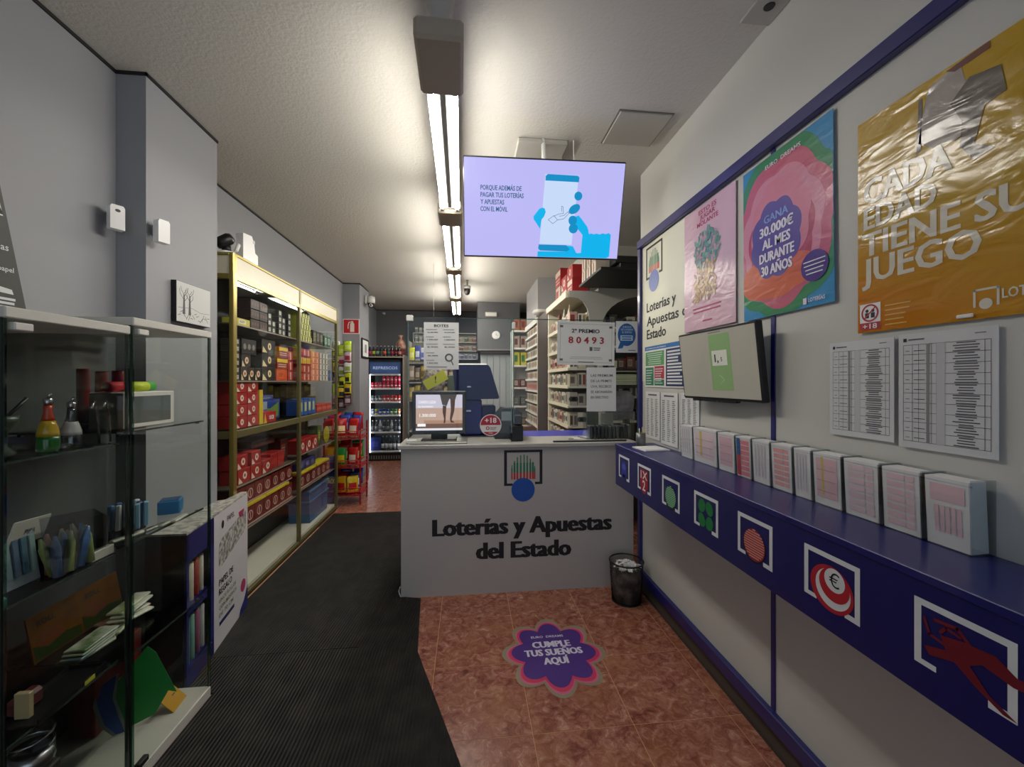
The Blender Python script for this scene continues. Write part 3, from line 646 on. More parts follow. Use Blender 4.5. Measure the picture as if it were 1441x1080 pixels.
def d_list(g, w_, h_):
    for x in (.08, .4, .7): bars(g, w_*x, h_*.06, w_*(x+.2), h_*.86, 22, GREY, fill=.5, seed=int(x*10))
    g.rect(w_*.2, h_*.92, w_*.8, h_*.95, INK2)
for k, (yl, zb, w_, h_) in enumerate(((2.725, 1.115, .21, .315), (2.50, 1.105, .21, .325), (2.255, 1.185, .19, .25))):
    wall_sheet('number_list', yl, zb, w_, h_, 'white sheet of printed number columns behind the pencil cup, %s from the counter' % ORD[k], d_list, cat='sheet', off=.006)
# pink poster
def d_pink(g, w_, h_):
    r = random.Random(3); mg = mat('#b03468', .5)
    g.text('ESTO ES', .5*w_, h_*.93, h_*.035, mg, w=w_*.35, bold=.03).text('JUGAR', .5*w_, h_*.885, h_*.035, mg, w=w_*.3, bold=.03).text('MOLANTE', .5*w_, h_*.835, h_*.035, mg, w=w_*.42, bold=.03)
    for k in range(130):
        a, q = r.uniform(0, 2*PI), r.random()**.5; x, z = w_*.48+math.cos(a)*q*w_*.27, h_*.64+math.sin(a)*q*h_*.15
        g.ell(x, z, .018, .009, mat(['#5f9a8f', '#4a7f82', '#86aca2', '#6d8f9a', '#c49ab0'][k % 5], .4), -.0008-.00002*k, 8, a=r.uniform(0, 3))
    for k in range(120):
        x, z = w_*r.uniform(.22, .66), h_*r.uniform(.24, .53)
        g.ell(x, z, .02, .008, mat(['#b9925a', '#a2743f', '#cba978', '#8c6a4c', '#d9bf9c'][k % 5], .3), -.0008-.00002*k, 8, a=r.uniform(0, 3))
    bars(g, w_*.18, h_*.13, w_*.78, h_*.19, 2, mg, al='C', fill=.4); bars(g, w_*.4, h_*.05, w_*.6, h_*.08, 1, mg, al='C')
wall_sheet('pink_poster', 2.207, 1.775, .447, .655, 'pale pink glossy poster with a sprig and basket collage, next to lottery sign', d_pink, foil('#d9b4c4', .25, 8, .25, .015), off=.0095)
# euro dreams poster
def blob(cx, cz, r, n=8, amp=.12, ph=0, sx=1, sz=1, N=72):
    return [(cx+sx*r*(1+amp*abs(math.sin(n*(2*PI*i/N)/2+ph)))*math.cos(2*PI*i/N), cz+sz*r*(1+amp*abs(math.sin(n*(2*PI*i/N)/2+ph)))*math.sin(2*PI*i/N)) for i in range(N)]
def clip(pts, w_, h_): return [(min(max(p[0], 0.001), w_-.001), min(max(p[1], .001), h_-.001)) for p in pts]
def d_euro(g, w_, h_):
    f = lambda c: foil(c, .25, 8, .22, .015)
    y = -.0006
    cx, cz = w_*.46, h_*.50
    for c, r, a in (('#2f8a5c', .33, 1.0), ('#c8607a', .285, 1.0), ('#d98aa0', .235, 1.0), ('#b8455e', .19, 1.0)):
        g.poly(clip(blob(cx, cz+(.0 if r > .2 else -.03), r/1.1, 7, .1, .6, .92, 1.08), w_, h_), f(c), y); y -= .0004
    g.poly(clip(blob(cx-.03, cz-.17, .11, 7, .1, .2, 1.7, .75), w_, h_), f('#d86a4a'), y+.0003); y -= .0002
    g.poly(clip(blob(cx, cz+.03, .16, 8, .1, .6, .9, 1.1), w_, h_), f('#d98296'), y); y -= .0004
    g.poly(blob(cx-.02, cz-.02, .145, 8, .12, .3, .85, 1.0), f('#5d4a9c'), y); y -= .0004
    g.ell(w_*.83, h_*.22, .058, .056, f('#4b2e86'), y-.0002); bars(g, w_*.72, h_*.17, w_*.94, h_*.26, 4, LW, y-.0006, fill=.25, al='C')
    wm = mat('#e8e2ee', .35)
    g.text('GANA', .195, .385, .03, mat('#7a9be0', .4), w=.13, y=y-.0006, bold=.03)
    for k, (s_, ww) in enumerate((('30.000€', .18), ('AL MES', .15), ('DURANTE', .185), ('30 AÑOS', .165))):
        g.text(s_, .195, .333-k*.054, .038, wm, w=ww, y=y-.0008, bold=.04)
    g.text('EURO  DREAMS', .23, h_*.925, .016, wm, w=.18, y=y-.0004, bold=.02)
    g.rect(w_*.72, .012, w_*.755, .035, wm, y-.0006); g.text('LOTERÍAS', w_*.77, .018, .013, wm, w=.07, y=y-.0006, al='L')
wall_sheet('dreams_poster', 1.70, 1.765, .452, .655, 'glossy pink, green and blue poster reading 30.000€ AL MES DURANTE 30 AÑOS', d_euro, foil('#2f8fc4', .25, 8, .22, .015), off=.011, tilt=math.radians(-.6))
# yellow poster
def d_yel(g, w_, h_):
    wm = foil('#dcd6c4', .2, 7, .28, .02)
    for i in range(12):                         # printed orange-to-gold blend, stronger towards the foot
        for j in range(5):
            u, v = i/11, 1-j/5; q = v*(1-.75*u)
            c = '#%02x%02x%02x' % (192, int(154-46*q), int(30-20*v))
            g.rect(max(w_*i/12, .001), max(h_*.09*j, .001), min(w_*(i+1)/12, w_-.001), h_*.09*(j+1), foil(c, .2, 7, .28, .02), -.0004)
    g.text('CADA', .02, .395, .072, wm, w=.235, al='L', y=-.0016, bold=.03).text('EDAD', .02, .318, .064, wm, w=.20, al='L', y=-.0016, bold=.03)
    g.text('TIENE SU', .015, .235, .068, wm, w=.395, al='L', y=-.0016, bold=.03).text('JUEGO', .015, .155, .07, wm, w=.30, al='L', y=-.0016, bold=.03)
    gm, dm = foil('#a59c94', .2, 7, .28, .02), foil('#6f655c', .2, 7, .28, .02)
    g.poly([(.175, .50), (.185, .57), (.20, .635), (.27, .65), (.29, .56), (.33, .55), (.31, .48), (.26, .46), (.21, .47)], gm, -.0012)
    g.poly([(.25, .56), (.29, .60), (.35, .585), (.36, .52), (.32, .51), (.30, .43), (.34, .40), (.30, .39), (.27, .44), (.275, .50)], dm, -.0016)
    g.poly([(.17, .47), (.176, .62), (.185, .62), (.182, .48)], dm, -.0012); g.poly([(.24, .65), (.33, .657), (.33, .64), (.26, .635)], mat('#6a3325', .4), -.0014)
    rd = mat('#b0253a', .4)
    g.rect(.008, .008, .072, .088, WHITEP, -.0012); g.rect(.008, .008, .072, .03, rd, -.0016); g.text('+18', .04, .011, .015, WHITEP, y=-.002, bold=.02, w=.045)
    g.ring(.04, .059, .022, .027, rd, -.0018)
    for x in (.031, .049): g.rect(x-.006, .044, x+.006, .06, INK, -.0016); g.ell(x, .066, .005, .005, INK, -.0016)
    g.line([(.022, .042), (.058, .077)], .004, rd, -.002)
    bars(g, .085, .01, .16, .08, 5, mat('#d9b060', .4), -.0012, fill=.25)
    g.line([(.30, .03), (.30, .07), (.345, .07), (.345, .03)], .005, wm, -.0012); g.ell(.322, .035, .013, .013, wm, -.0014); g.text('LOTERÍAS', .352, .042, .022, wm, w=.10, al='L', y=-.0014, bold=.02)
yp = wall_sheet('yellow_poster', 1.168, 1.651, .465, .658, 'large glossy yellow poster reading CADA EDAD TIENE SU JUEGO at the far right', d_yel, foil('#c09a20', .2, 7, .28, .02), off=.009)
G().box(.265, -.006, .006, .30, -.002, .016, WHITE, bev=.002).build('clip', yp)
G().box(0, -.004, 0, .055, 0, .05, OFFW).box(.01, -.005, .012, .045, -.0035, .04, INK).build('switch_plate', loc=(XR, 1.66, 1.70), rot=RZR, label='small framed black and white plate peeking out below the dreams poster', cat='plate')

# tilted wall monitor
t = thing('wall_monitor', 'flat monitor with a green page, tilted out from the right wall', 'monitor', (1.151, 1.795, 1.578), (math.radians(6.2), 0, math.radians(-87.5)))
t.rotation_mode = 'XYZ'
G().box(-.28, 0, -.1675, .28, .03, .1675, BLACK, bev=.004).box(-.2, .03, -.12, .2, .048, .12, BLACK, bev=.01).box(-.2, -.002, -.176, .12, .02, -.165, DARK).build('housing', t)
g = G().rect(-.27, -.155, .27, .158, mat('#a5a294', .25, emit=.15, spec=.4), -.0008)
gs = mat('#7c9a68', .3, emit=.2)
g.rect(-.03, -.12, .115, .14, gs, -.0014); g.rect(-.015, -.005, .09, .065, mat('#b8b9ac', .3, emit=.25), -.002); g.text('1,', .018, .012, .035, INK, y=-.0026, bold=.03).text('5', .052, .014, .018, INK, y=-.0026)
g.rect(-.03, .148, .06, .152, mat('#6a6a5c', .4, emit=.1), -.0014); g.line([(.03, -.05), (.06, -.07), (.03, -.09)], .003, mat('#86b36a', .4, emit=.3), -.002)
g.build('screen', t)
G().box(-.06, .048, -.05, .06, .085, .05, DARK).build('wall_bracket', t)

# ------------------------------------------------------------------ waste bin
t = thing('waste_bin', 'black wire-mesh waste bin by the counter and right wall', 'waste bin', (1.085, 2.70, .001))
g = G(); R0, R1, BH = .096, .113, .27
for k in range(72):
    a = 2*PI*k/72
    for s in (-1, 1):
        g.tube([((R0+(R1-R0)*z)*math.cos(a+s*z*.5), (R0+(R1-R0)*z)*math.sin(a+s*z*.5), BH*z) for z in (0, .33, .66, 1)], .0008, BLACK, 3)
o = g.build('mesh_side', t)
for r, z, q, nm in ((R1, BH, .0055, 'rim'), (R0, .004, .004, 'foot_ring')): G().tube([(r*math.cos(2*PI*i/36), r*math.sin(2*PI*i/36), z) for i in range(36)], q, BLACK, 8, closed=True).build(nm, t); G().lathe([(R0, .0), (R0, .003)], BLACK, n=28).build('base', t)
r = random.Random(5); g = G()
bagm = mat('#8a7d75', .7, mix=('#4a403c', 14))
g.lathe([(.085, .006), (.093, .08), (.098, .16), (.085, .215), (.0, .235)], bagm, n=22)
g.build('paper_filling', loc=(1.085, 2.70, .001), label='dark crumpled filling seen through the mesh of the waste bin', cat='rubbish', kind='stuff')
g = G()
for k in range(85):
    a, q = r.uniform(0, 2*PI), r.random()**.6*.084; x, y = q*math.cos(a), q*math.sin(a); z = .232+.045*(1-q/.09)*r.random()
    M = Matrix.Translation((x, y, z)) @ Matrix.Rotation(r.uniform(0, 6), 4, 'Z') @ Matrix.Rotation(r.uniform(-.7, .7), 4, 'X')
    g.add([(-.022, -.006, 0), (.0, -.008, .008), (.022, -.005, -.002), (.022, .006, .003), (.0, .007, .01), (-.022, .006, -.003)], [(0, 1, 4, 5), (1, 2, 3, 4)], WHITEP, False, M)
g.build('discarded_slips', loc=(1.085, 2.70, .001), label='heap of discarded white betting slips in the waste bin', cat='paper', kind='stuff')

# ------------------------------------------------------------------ floor sticker
t = thing('floor_sticker', 'purple flower-shaped floor sticker reading CUMPLE TUS SUEÑOS AQUÍ', 'sticker', (.475, 2.215, .0012), (-PI/2, 0, math.radians(0)))
def flower(r, N=96, n=8, ph=.25):
    return [(r*(.80+.27*abs(math.cos(n*a/2+ph)))*math.cos(a)*.94, r*(.80+.27*abs(math.cos(n*a/2+ph)))*math.sin(a)*1.06) for a in [2*PI*i/N for i in range(N)]]
G().poly(flower(.285), mat('#8f8468', .6), 0).build('backing', t)
G().poly([(p[0], p[1]-.004) for p in flower(.262)], mat('#c76a86', .5), -.0005).poly([(p[0], p[1]-.002) for p in flower(.25)], mat('#cf3260', .5), -.0009).poly([(p[0], p[1]+.006) for p in flower(.232)], mat('#4a2a82', .5), -.0013).build('flower_print', t)
g = G(); wm = mat('#ded8ea', .5)
g.text('EURO  DREAMS', -.01, .135, .018, wm, w=.19, y=-.0018, bold=.02)
for s_, z, ww in (('CUMPLE', .05, .22), ('TUS SUEÑOS', -.018, .325), ('AQUÍ', -.088, .14)): g.text(s_, .0, z, .05, wm, w=ww, y=-.0018, bold=.045)
g.build('lettering', t)

# ================================================================== LEFT SIDE
# ------------------------------------------------------------------ sensors and picture
for k, (loc, rz, lab) in enumerate((((-1.640, 2.085, 2.195), 1.0, 'white motion sensor with dark eye on the left wall before the pillar'), ((-1.526, 2.185, 2.175), 1.2, 'plain white motion sensor on the side of the left pillar'))):
    t = thing('motion_sensor', lab, 'sensor', loc, (0, 0, rz))
    G().box(-.012, -.03, .04, .012, .03, .09, mat('#8d8d8b', .5), bev=.003).build('bracket', t)
    G().prism([(-.026, 0), (.026, 0), (.026, .10), (.02, .11), (-.02, .11), (-.026, .10)], -.065, -.028, WHITEP).build('housing', t)
    if k == 0: G().ell(.0, .085, .01, .007, BLACK, -.0656).build('eye', t)
t = thing('tree_picture', 'square ink drawing of bare trees hung on the left pillar', 'picture', (-1.531, 2.445, 1.815), RZL)
G().box(-.14, -.025, 0, .14, 0, .215, BLACK).box(-.139, -.027, .002, .139, -.024, .213, mat('#d3d5d2', .7)).build('canvas', t)
g = G(); 
for x in (-.085, -.04):
    g.poly([(x-.010, .045), (x+.010, .045), (x+.005, .15), (x-.004, .15)], INK2, -.0276)
    for s, q, l in ((-1, .12, .05), (1, .14, .045), (-1, .15, .035), (1, .11, .04), (1, .155, .02)): g.line([(x, q), (x+s*l*.6, q+l*.6), (x+s*l*.7, q+l*1.1)], .003, INK2, -.0276)
for k in range(16): g.line([(-.13+.016*k, .035+.02*math.sin(k)), (-.11+.016*k, .042+.02*math.sin(k*1.7))], .003, INK2, -.0276)
g.line([(-.13, .075), (-.02, .085), (.05, .07), (.13, .075)], .0025, GREY, -.0276)
g.build('drawing', t)
t = thing('cardboard_display', 'dark grey cardboard easel display standing on the nearest glass cabinet', 'display', (-1.44, 1.515, 1.701), (0, 0, PI/2))
G().prism([(-.34, 0), (0, 0), (-.085, .42), (-.17, .74), (-.34, .74)], 0, .006, mat('#4a4a45', .6)).box(-.28, .006, 0, -.08, .06, .01, DARK).build('card', t)
g = G()
g.poly([(-.34, .40), (-.335, .30), (-.075, .315), (-.17, .73), (-.34, .73)], PAPER); g.text('A', -.10, .32, .05, INK, y=-.001)
g.text('cañas', -.06, .21, .02, LW, al='R').text('& papel', -.045, .145, .015, LW, al='R').poly([(-.16, .105), (-.05, .09), (-.045, .075), (-.16, .08)], LW); bars(g, -.12, .0, -.035, .065, 5, LW, fill=.6); g.text('R', -.14, .005, .06, LW, y=-.001)
g.build('print', t)

# ------------------------------------------------------------------ two glass cabinets
CXF, CXB = -1.214, -1.655
def glass_cabinet(y0, y1, ztop, shelves, lab):
    t = thing('glass_cabinet', lab, 'cabinet', (CXB, y0, 0), (0, 0, 0)); Wd, Lg = CXF-CXB, y1-y0
    G().box(0, 0, 0, Wd, Lg, .05, mat('#d8d7cc', .4), bev=.003).build('base', t)
    G().box(0, 0, ztop-.03, Wd+.004, Lg, ztop, mat('#d2d1c8', .4), bev=.003).build('top_board', t)
    d = G().box(Wd-.005, .004, .052, Wd, Lg-.004, ztop-.032, GLASS).build('door', t)
    G().box(Wd-.0065, .002, .052, Wd+.0012, .007, ztop-.032, GLASS_E).box(Wd-.0065, Lg-.007, .052, Wd+.0012, Lg-.002, ztop-.032, GLASS_E).build('door_edge', d)
    for z in (.058, ztop-.062):
        G().box(Wd-.012, .02, z, Wd+.008, .07, z+.022, OFFW if z > 1 else DARK, bev=.003).build('hinge', d)
    for y in (0, Lg-.005):
        p = G().box(0, y, .05, Wd-.006, y+.005, ztop-.03, SMOKE).build('side_pane', t)
        G().box(Wd-.012, y-.001, .05, Wd-.006, y+.006, ztop-.03, mat('#2b302d', .3)).build('pane_edge', p)
    for z in shelves:
        G().box(.01, .008, z-.006, Wd-.03, Lg-.008, z, GLASS).box(Wd-.033, .008, z-.0065, Wd-.028, Lg-.008, z+.0005, mat('#2f3b36', .2)).build('glass_shelf', t)
        g = G()
        for y in (.008, Lg-.018):
            for x in (.06, Wd-.06): g.box(x, y, z-.014, x+.012, y+.01, z-.0065, STEEL)
        g.build('shelf_support', t)
    return t
glass_cabinet(1.215, 1.620, 1.70, (.50, .885, 1.28), 'glass display cabinet with white top, nearest the camera on the left')
glass_cabinet(1.632, 2.092, 1.735, (.48, .90, 1.315), 'slightly taller glass display cabinet touching the left pillar')
def bottle(name, x, y, z, cols, h, lab, cat='bottle', r=.026):
    t = thing(name, lab, cat, (x, y, z)); n = len(cols); P = [(r*.92, 0), (r, .01), (r, h*.35), (r*.95, h*.45), (r*.5, h*.75), (r*.38, h*.85), (r*.4, h)]
    def rad(q):
        for a, b in zip(P, P[1:]):
            if a[1] <= q <= b[1]: return a[0]+(b[0]-a[0])*(q-a[1])/max(1e-6, b[1]-a[1])
        return P[-1][0]
    for i, c in enumerate(cols):
        a, b = h*i/n, h*(i+1)/n; G().lathe([(rad(a+(b-a)*k/4), a+(b-a)*k/4) for k in range(5)], c, n=18).build('glass_body', t)
    G().lathe([(r*.3, h), (r*.42, h+.004), (r*.42, h+.02), (r*.2, h+.024)], STEEL, n=14).tube([(0, 0, h+.015), (.015, -.01, h+.035)], .004, STEEL).build('stopper', t)
bottle('glass_water_pipe', -1.30, 1.425, 1.2805, [mat('#1f5a24', .1), mat('#a58a1c', .1), mat('#a03418', .1)], .145, 'green, yellow and red glass pipe bottle in the nearest glass cabinet', 'pipe')
bottle('glass_water_pipe', -1.30, 1.50, 1.2805, [ACRYL_E, mat('#a9aba6', .15), ACRYL_E], .13, 'clear glass pipe bottle beside the tricolour one', 'pipe')
t = thing('metal_grinder_bowl', 'dark green bowl with a black spoon at the cabinet left edge', 'bowl', (-1.34, 1.335, 1.2805))
G().lathe([(.022, 0), (.03, .01), (.012, .03), (.014, .07), (.034, .10), (.036, .12), (.0, .105)], mat('#39463a', .3), n=20).build('bowl', t); G().tube([(0, 0, .10), (.02, .05, .17)], .005, BLACK).build('spoon', t)
for k in range(2):
    G().tube([(0, -.05, .13), (0, -.02, .15), (0, .01, .13), (0, .035, .075), (0, .05, .0)], .0035, STEEL).build('curved_pipe', loc=(-1.26, 1.585-.045*k, 1.2825), rot=(0, 0, .5), label='curved thin metal pipe in the nearest glass cabinet, %s of two' % ('right', 'left')[k], cat='pipe', group='curved metal pipes')
# white box with red cylinders on cabinet two
t = thing('window_box', 'white cardboard box with a long dark window in the second glass cabinet', 'box', (-1.31, 1.85, 1.3155), RZL)
G().box(-.135, -.006, 0, .135, .12, .143, OFFW, bev=.004).build('carton', t); G().rect(-.11, .018, .11, .125, mat('#56605c', .25), -.0068).build('window', t)
for k in range(3):
    G().lathe([(.004, -.05), (.02, -.052), (.02, .05), (.004, .05)], mat(['#dd2a3c', '#c4d42a', '#3fae3c'][k], .5), n=12, axis='x').build('marker_stick', loc=(-1.36+.02*(k % 2), 1.76+.062*k, 1.479), rot=(0, 0, PI/2+.05), label='%s marker stick lying on the white windowed box' % ['red', 'yellow', 'green'][k], cat='stick')
for k, (y, hh) in enumerate(((1.78, .08), (1.86, .07), (1.94, .075))):
    t = thing('red_canister', 'slim red canister behind the windowed box, %s from the left' % ORD[k], 'canister', (-1.50, y, 1.3155), group='red canisters')
    G().lathe([(.02, .0), (.02, .15+hh), (.018, .155+hh), (0, .155+hh)], mat('#a3202c', .3), n=16).build('can', t); G().lathe([(.0205, 0), (.0205, .02)], DARK, n=16).build('base_ring', t)
# basket of lighters
t = thing('acrylic_tray', 'clear angular tray filled with coloured pipes and lighters, nearest cabinet', 'tray', (-1.30, 1.47, .8855), (0, 0, PI/2+.05))
t.scale = (1.1, 1, 1.3)
G().prism([(-.06, 0), (.10, 0), (.12, .10), (.06, .14), (-.11, .16), (-.09, .05)], -.04, -.037, ACRYL_E).prism([(-.06, 0), (.10, 0), (.12, .10), (-.11, .10)], .06, .063, ACRYL).box(-.06, -.04, 0, .1, .06, .003, ACRYL).build('tray', t)
r = random.Random(11)
for k in range(12):
    g = G().lathe([(.0, -.001), (.011, 0), (.012, .09), (.009, .10), (.004, .125), (0, .126)], mat(['#3b5f8a', '#6d7c3a', '#7a4433', '#8a9c54', '#3d6e9a', '#9a8f76'][k % 6], .3), n=10)
    g.build('lighter', loc=(-1.265-.022*(k % 3), 1.415+.0125*k, .893), rot=(r.uniform(-.25, .25), r.uniform(-.3, .1), 0), label='coloured lighter in the angular clear tray, %s from left' % ORD[k], cat='lighter', group='lighters in the tray')
G().box(-.07, 0, .0, .07, .004, .075, mat('#bdbcb0', .6)).text('PIPA', 0, .03, .015, INK2).build('price_card', loc=(-1.36, 1.42, 1.0), rot=(.25, .1, PI/2+.2), label='cream card leaning above the lighters in the nearest cabinet', cat='card')
for k in range(10):
    G().box(-.008, -.012, 0, .008, .012, .10, mat(['#3c75a8', '#c9d0d4', '#2a4f86', '#7fb0c8'][k % 4], .4), bev=.003).build('blue_packet', loc=(-1.42+.028*(k % 4), 1.80+.022*(k//2), .9005), rot=(r.uniform(-.1, .1), 0, r.uniform(0, 1)), label='small blue and white packet on the second cabinet middle shelf, %s' % ORD[k], cat='packet', group='blue and white packets')
G().box(-.04, -.04, 0, .04, .04, .06, mat('#2f7fb5', .4), bev=.004).box(-.034, -.034, .0605, .034, .034, .062, mat('#174b74', .5)).build('blue_box', loc=(-1.35, 2.03, .9005), rot=(0, 0, .4), label='open bright blue box at the pillar end of the second cabinet', cat='box')
for k in range(5):
    G().box(-.05, -.012, 0, .05, .012, .012, mat(['#8f9283', '#b5b7a8', '#6d705f'][k % 3], .35), bev=.004).build('metal_pipe', loc=(-1.29+.012*k, 1.70+.055*k, .9005), rot=(0, 0, 1.3+.1*k), label='flat metal pipe lying on the second cabinet middle shelf, %s from left' % ORD[k], cat='pipe', group='flat pipes')
t = thing('ruler_strip', 'long cream display strip on the nearest cabinet middle shelf', 'strip', (-1.27, 1.56, .8855), (0, 0, PI/2))
G().box(-.03, -.01, 0, .055, .01, .032, mat('#c9c8b8', .5), bev=.002).build('strip', t)
# card pack with tray (lower left)
t = thing('blister_card', 'grey blue blister card of small knives in the nearest cabinet', 'card', (-1.33, 1.375, .8855), (-.15, 0, PI/2))
G().box(-.07, 0, .0, .06, .006, .16, mat('#8e9aa0', .4)).build('card', t)
g = G()
for k in range(5): g.prism([(-.06+.024*k, .03), (-.045+.024*k, .03), (-.042+.024*k, .14), (-.056+.024*k, .14)], -.008, 0, mat(['#4f6f7c', '#7f9a94', '#5a6d80'][k % 3], .3))
g.build('knife', t)
t = thing('black_tray', 'shallow black tray with a yellow price tag, nearest glass cabinet', 'tray', (-1.36, 1.44, .7705), (0, 0, PI/2+.1))
for o_ in (t,): pass
G().box(-.13, -.05, .0, .12, .05, .006, BLACK).box(-.13, -.055, 0, .12, -.05, .018, BLACK).box(-.13, .05, 0, .12, .055, .018, BLACK).box(.12, -.055, 0, .125, .055, .018, BLACK).build('tray', t)
G().box(.03, -.058, -.008, .07, -.0555, .012, mat('#b9b83a', .5)).build('price_tag', t)
t.location.z = .8705-.0
t.location = (-1.30, 1.45, .5005+.0); 
G().box(-.05, -.02, 0, .03, .02, .05, mat('#5a2a28', .4), bev=.01).build('wallet', loc=(-1.33, 1.40, .5075), rot=(0, 0, PI/2), label='dark red leather pouch on the black tray', cat='pouch')
G().box(-.008, -.02, 0, .008, .02, .075, mat('#a89a72', .4), bev=.002).build('tin', loc=(-1.30, 1.355, .5075), rot=(0, 0, PI/2), label='thin brass coloured tin standing on the black tray', cat='tin')
for k in range(2):
    t = thing('rolling_tray', 'orange and green printed rolling tray, %s of two in the second cabinet' % ('left', 'right')[k], 'tray', (-1.54, (1.735, 1.925)[k], .484), (-.18, 0, PI/2), 'orange trays')
    G().box(-.095, 0, 0, .095, .006, .165, mat('#c07a24', .35, mix=('#8f5a1c', 6))).build('tray', t)
    g = G().poly([(-.09, .004), (.09, .004), (.09, .04), (.03, .05), (-.04, .035), (-.09, .06)], mat('#3f6b2c', .4), -.001); g.poly([(-.09, .06), (-.04, .036), (.03, .051), (.02, .09), (-.05, .10)], mat('#b8683a', .4), -.0011); g.text('ROLL', -.03, .12, .02, INK2, y=-.0015)
    g.build('print', t)
r = random.Random(2)
for k in range(7):
    cc = ['#9ab07a', '#c9cbb0', '#6f8f5a', '#a33c34', '#d4d6c0', '#7f9a86', '#8a9a50'][k]
    G().box(-.09, -.03, 0, .09, .03, .010, mat(cc, .35, mix=('#e0e2d0', 20)), bev=.003).build('paper_packet', loc=(-1.44+.01*(k % 3), 1.86+.01*k, .4805+.0105*k), rot=(0, 0, PI/2+r.uniform(-.3, .3)), label='flat %s packet stacked on the second cabinet low shelf, %s up' % (['green', 'cream', 'green', 'red', 'white', 'grey', 'olive'][k], ORD[k]), cat='packet', group='stacked flat packets')
for k in range(4):
    G().box(-.08, -.035, 0, .08, .035, .010, mat(['#8aa06a', '#7b9aa8', '#a9b394', '#5f7d4a'][k], .35, mix=('#cfd4c4', 20)), bev=.003).build('paper_packet', loc=(-1.42, 1.70+.008*k, .4805+.0105*k), rot=(0, 0, PI/2+r.uniform(-.3, .3)), label='flat packet in the left pile, second cabinet low shelf, %s up' % ORD[k], cat='packet', group='left pile of packets')
# bottom of the cabinets
def fan(r0, r1, a0, a1, n=14): return [(r1*math.cos(a0+(a1-a0)*i/n), r1*math.sin(a0+(a1-a0)*i/n)) for i in range(n+1)] + [(r0*math.cos(a1+(a0-a1)*i/n), r0*math.sin(a1+(a0-a1)*i/n)) for i in range(n+1)]
t = thing('round_fan_sign', 'large folded green and blue card standing in the bottom of the second cabinet', 'card', (-1.385, 1.86, .056), (-.12, 0, math.radians(28)))
t.scale = (.72, 1, .86)
G().prism([(-.08, .0), (.10, .03), (.16, .12), (.20, .10), (.10, .32), (.06, .36), (-.06, .24), (-.11, .15)], 0, .003, mat('#0f8a35', .35)).build('green_card', t)
G().prism([(-.02, -.0), (-.08, .0), (-.12, .06), (-.15, .16), (-.13, .24), (-.07, .27), (-.085, .17), (-.06, .07)], -.004, -.001, mat('#2450a8', .35)).prism([(-.03, -.0), (-.085, .17), (-.07, .27), (-.06, .275), (-.073, .17), (-.015, .0)], -.006, -.0042, mat('#8b97a0', .4)).prism([(-.08, -.0), (-.135, .06), (-.165, .16), (-.155, .2), (-.148, .16), (-.115, .06), (-.065, .0)], -.006, -.0042, mat('#7d8890', .4)).build('blue_rim', t)
t = thing('red_carton', 'dark red carton lying behind the green card in the second cabinet', 'box', (-1.50, 1.95, .051), (0, 0, PI/2))
G().box(-.12, 0, 0, .12, .1, .31, mat('#8a2420', .4), bev=.004).build('carton', t); G().text('PAPEL', 0, .12, .04, mat('#c9a08a', .5), y=-.001).build('print', t)
t = thing('yellow_card', 'small bent orange yellow card on the white base of the second cabinet', 'card', (-1.28, 1.99, .052), (-.75, 0, PI/2+.1))
G().box(-.055, 0, 0, .045, .003, .08, mat('#cf9a22', .45)).build('card', t); G().rect(.0, .05, .02, .055, INK2).build('print', t)
G().box(-.03, 0, 0, .03, .05, .05, mat('#23503f', .5), bev=.003).build('green_packet', loc=(-1.36, 2.02, .052), rot=(0, 0, 1.5), label='small green packet behind the orange yellow card', cat='packet')
t = thing('silver_coil', 'shiny chrome ashtray with coiled lid in the nearest cabinet bottom', 'ashtray', (-1.40, 1.50, .052))
G().lathe([(.05, 0), (.055, .02), (.05, .06), (.04, .05), (0, .04)], STEEL, n=24).build('dish', t)
G().tube([(.05*math.cos(a*.5), .05*math.sin(a*.5), .06+.003*a) for a in range(16)], .004, STEEL).build('coil', t)
G().box(-.02, 0, 0, .02, .02, .03, mat('#2f9a86', .3), bev=.005).build('teal_grinder', loc=(-1.26, 1.235, .8855), label='small teal grinder at the left edge of the nearest cabinet', cat='grinder')
# stand the chrome dish on a dark carton so it sits at the height seen
G().box(-.14, -.10, 0, .14, .10, .23, mat('#3a3431', .6), bev=.004).build('dark_carton', loc=(-1.45, 1.38, .052), label='large dark carton filling the bottom of the nearest cabinet', cat='box')
t.location = (-1.37, 1.45, .2825)

# ------------------------------------------------------------------ wrapping paper stand
ws = thing('wrapping_paper_stand', 'blue and white cardboard stand of wrapping paper before the left pillar', 'display stand', (0, 0, 0))
A0, A1, A2 = (-1.345, 2.13), (-1.380, 2.405), (-1.456, 2.90)
navyc = mat('#20236e', .45)
def side_frame(a, b):      # matrix with x along a->b, facing +X
    ang = math.atan2(b[1]-a[1], b[0]-a[0]); return Matrix.Translation((a[0], a[1], 0)) @ Matrix.Rotation(ang, 4, 'Z')
ln = lambda a, b: math.hypot(b[0]-a[0], b[1]-a[1])
M1, M2 = side_frame(A0, A1), side_frame(A1, A2); l1, l2 = ln(A0, A1), ln(A1, A2)
g = G().slab([A0, A1, A2, (-1.495, 2.90), (-1.495, 2.72), (-1.53, 2.70), (-1.53, 2.13)], .755, .765, mat('#8b8a84', .6, mix=('#c4c2ba', 30))); g.build('top', ws)
g = G()
for z0, z1 in ((0.002, .1), (.36, .40), (.62, .755)): g.box(0, 0, z0, l1, .012, z1, navyc, M=M1)
g.box(0, 0, .1, .02, .012, .755, navyc, M=M1).box(l1-.045, 0, .0, l1, .012, .755, navyc, M=M1); g.box(-1.53, 2.13, .002, -1.36, 2.14, .755, mat('#17182c', .5)); g.build('front', ws)
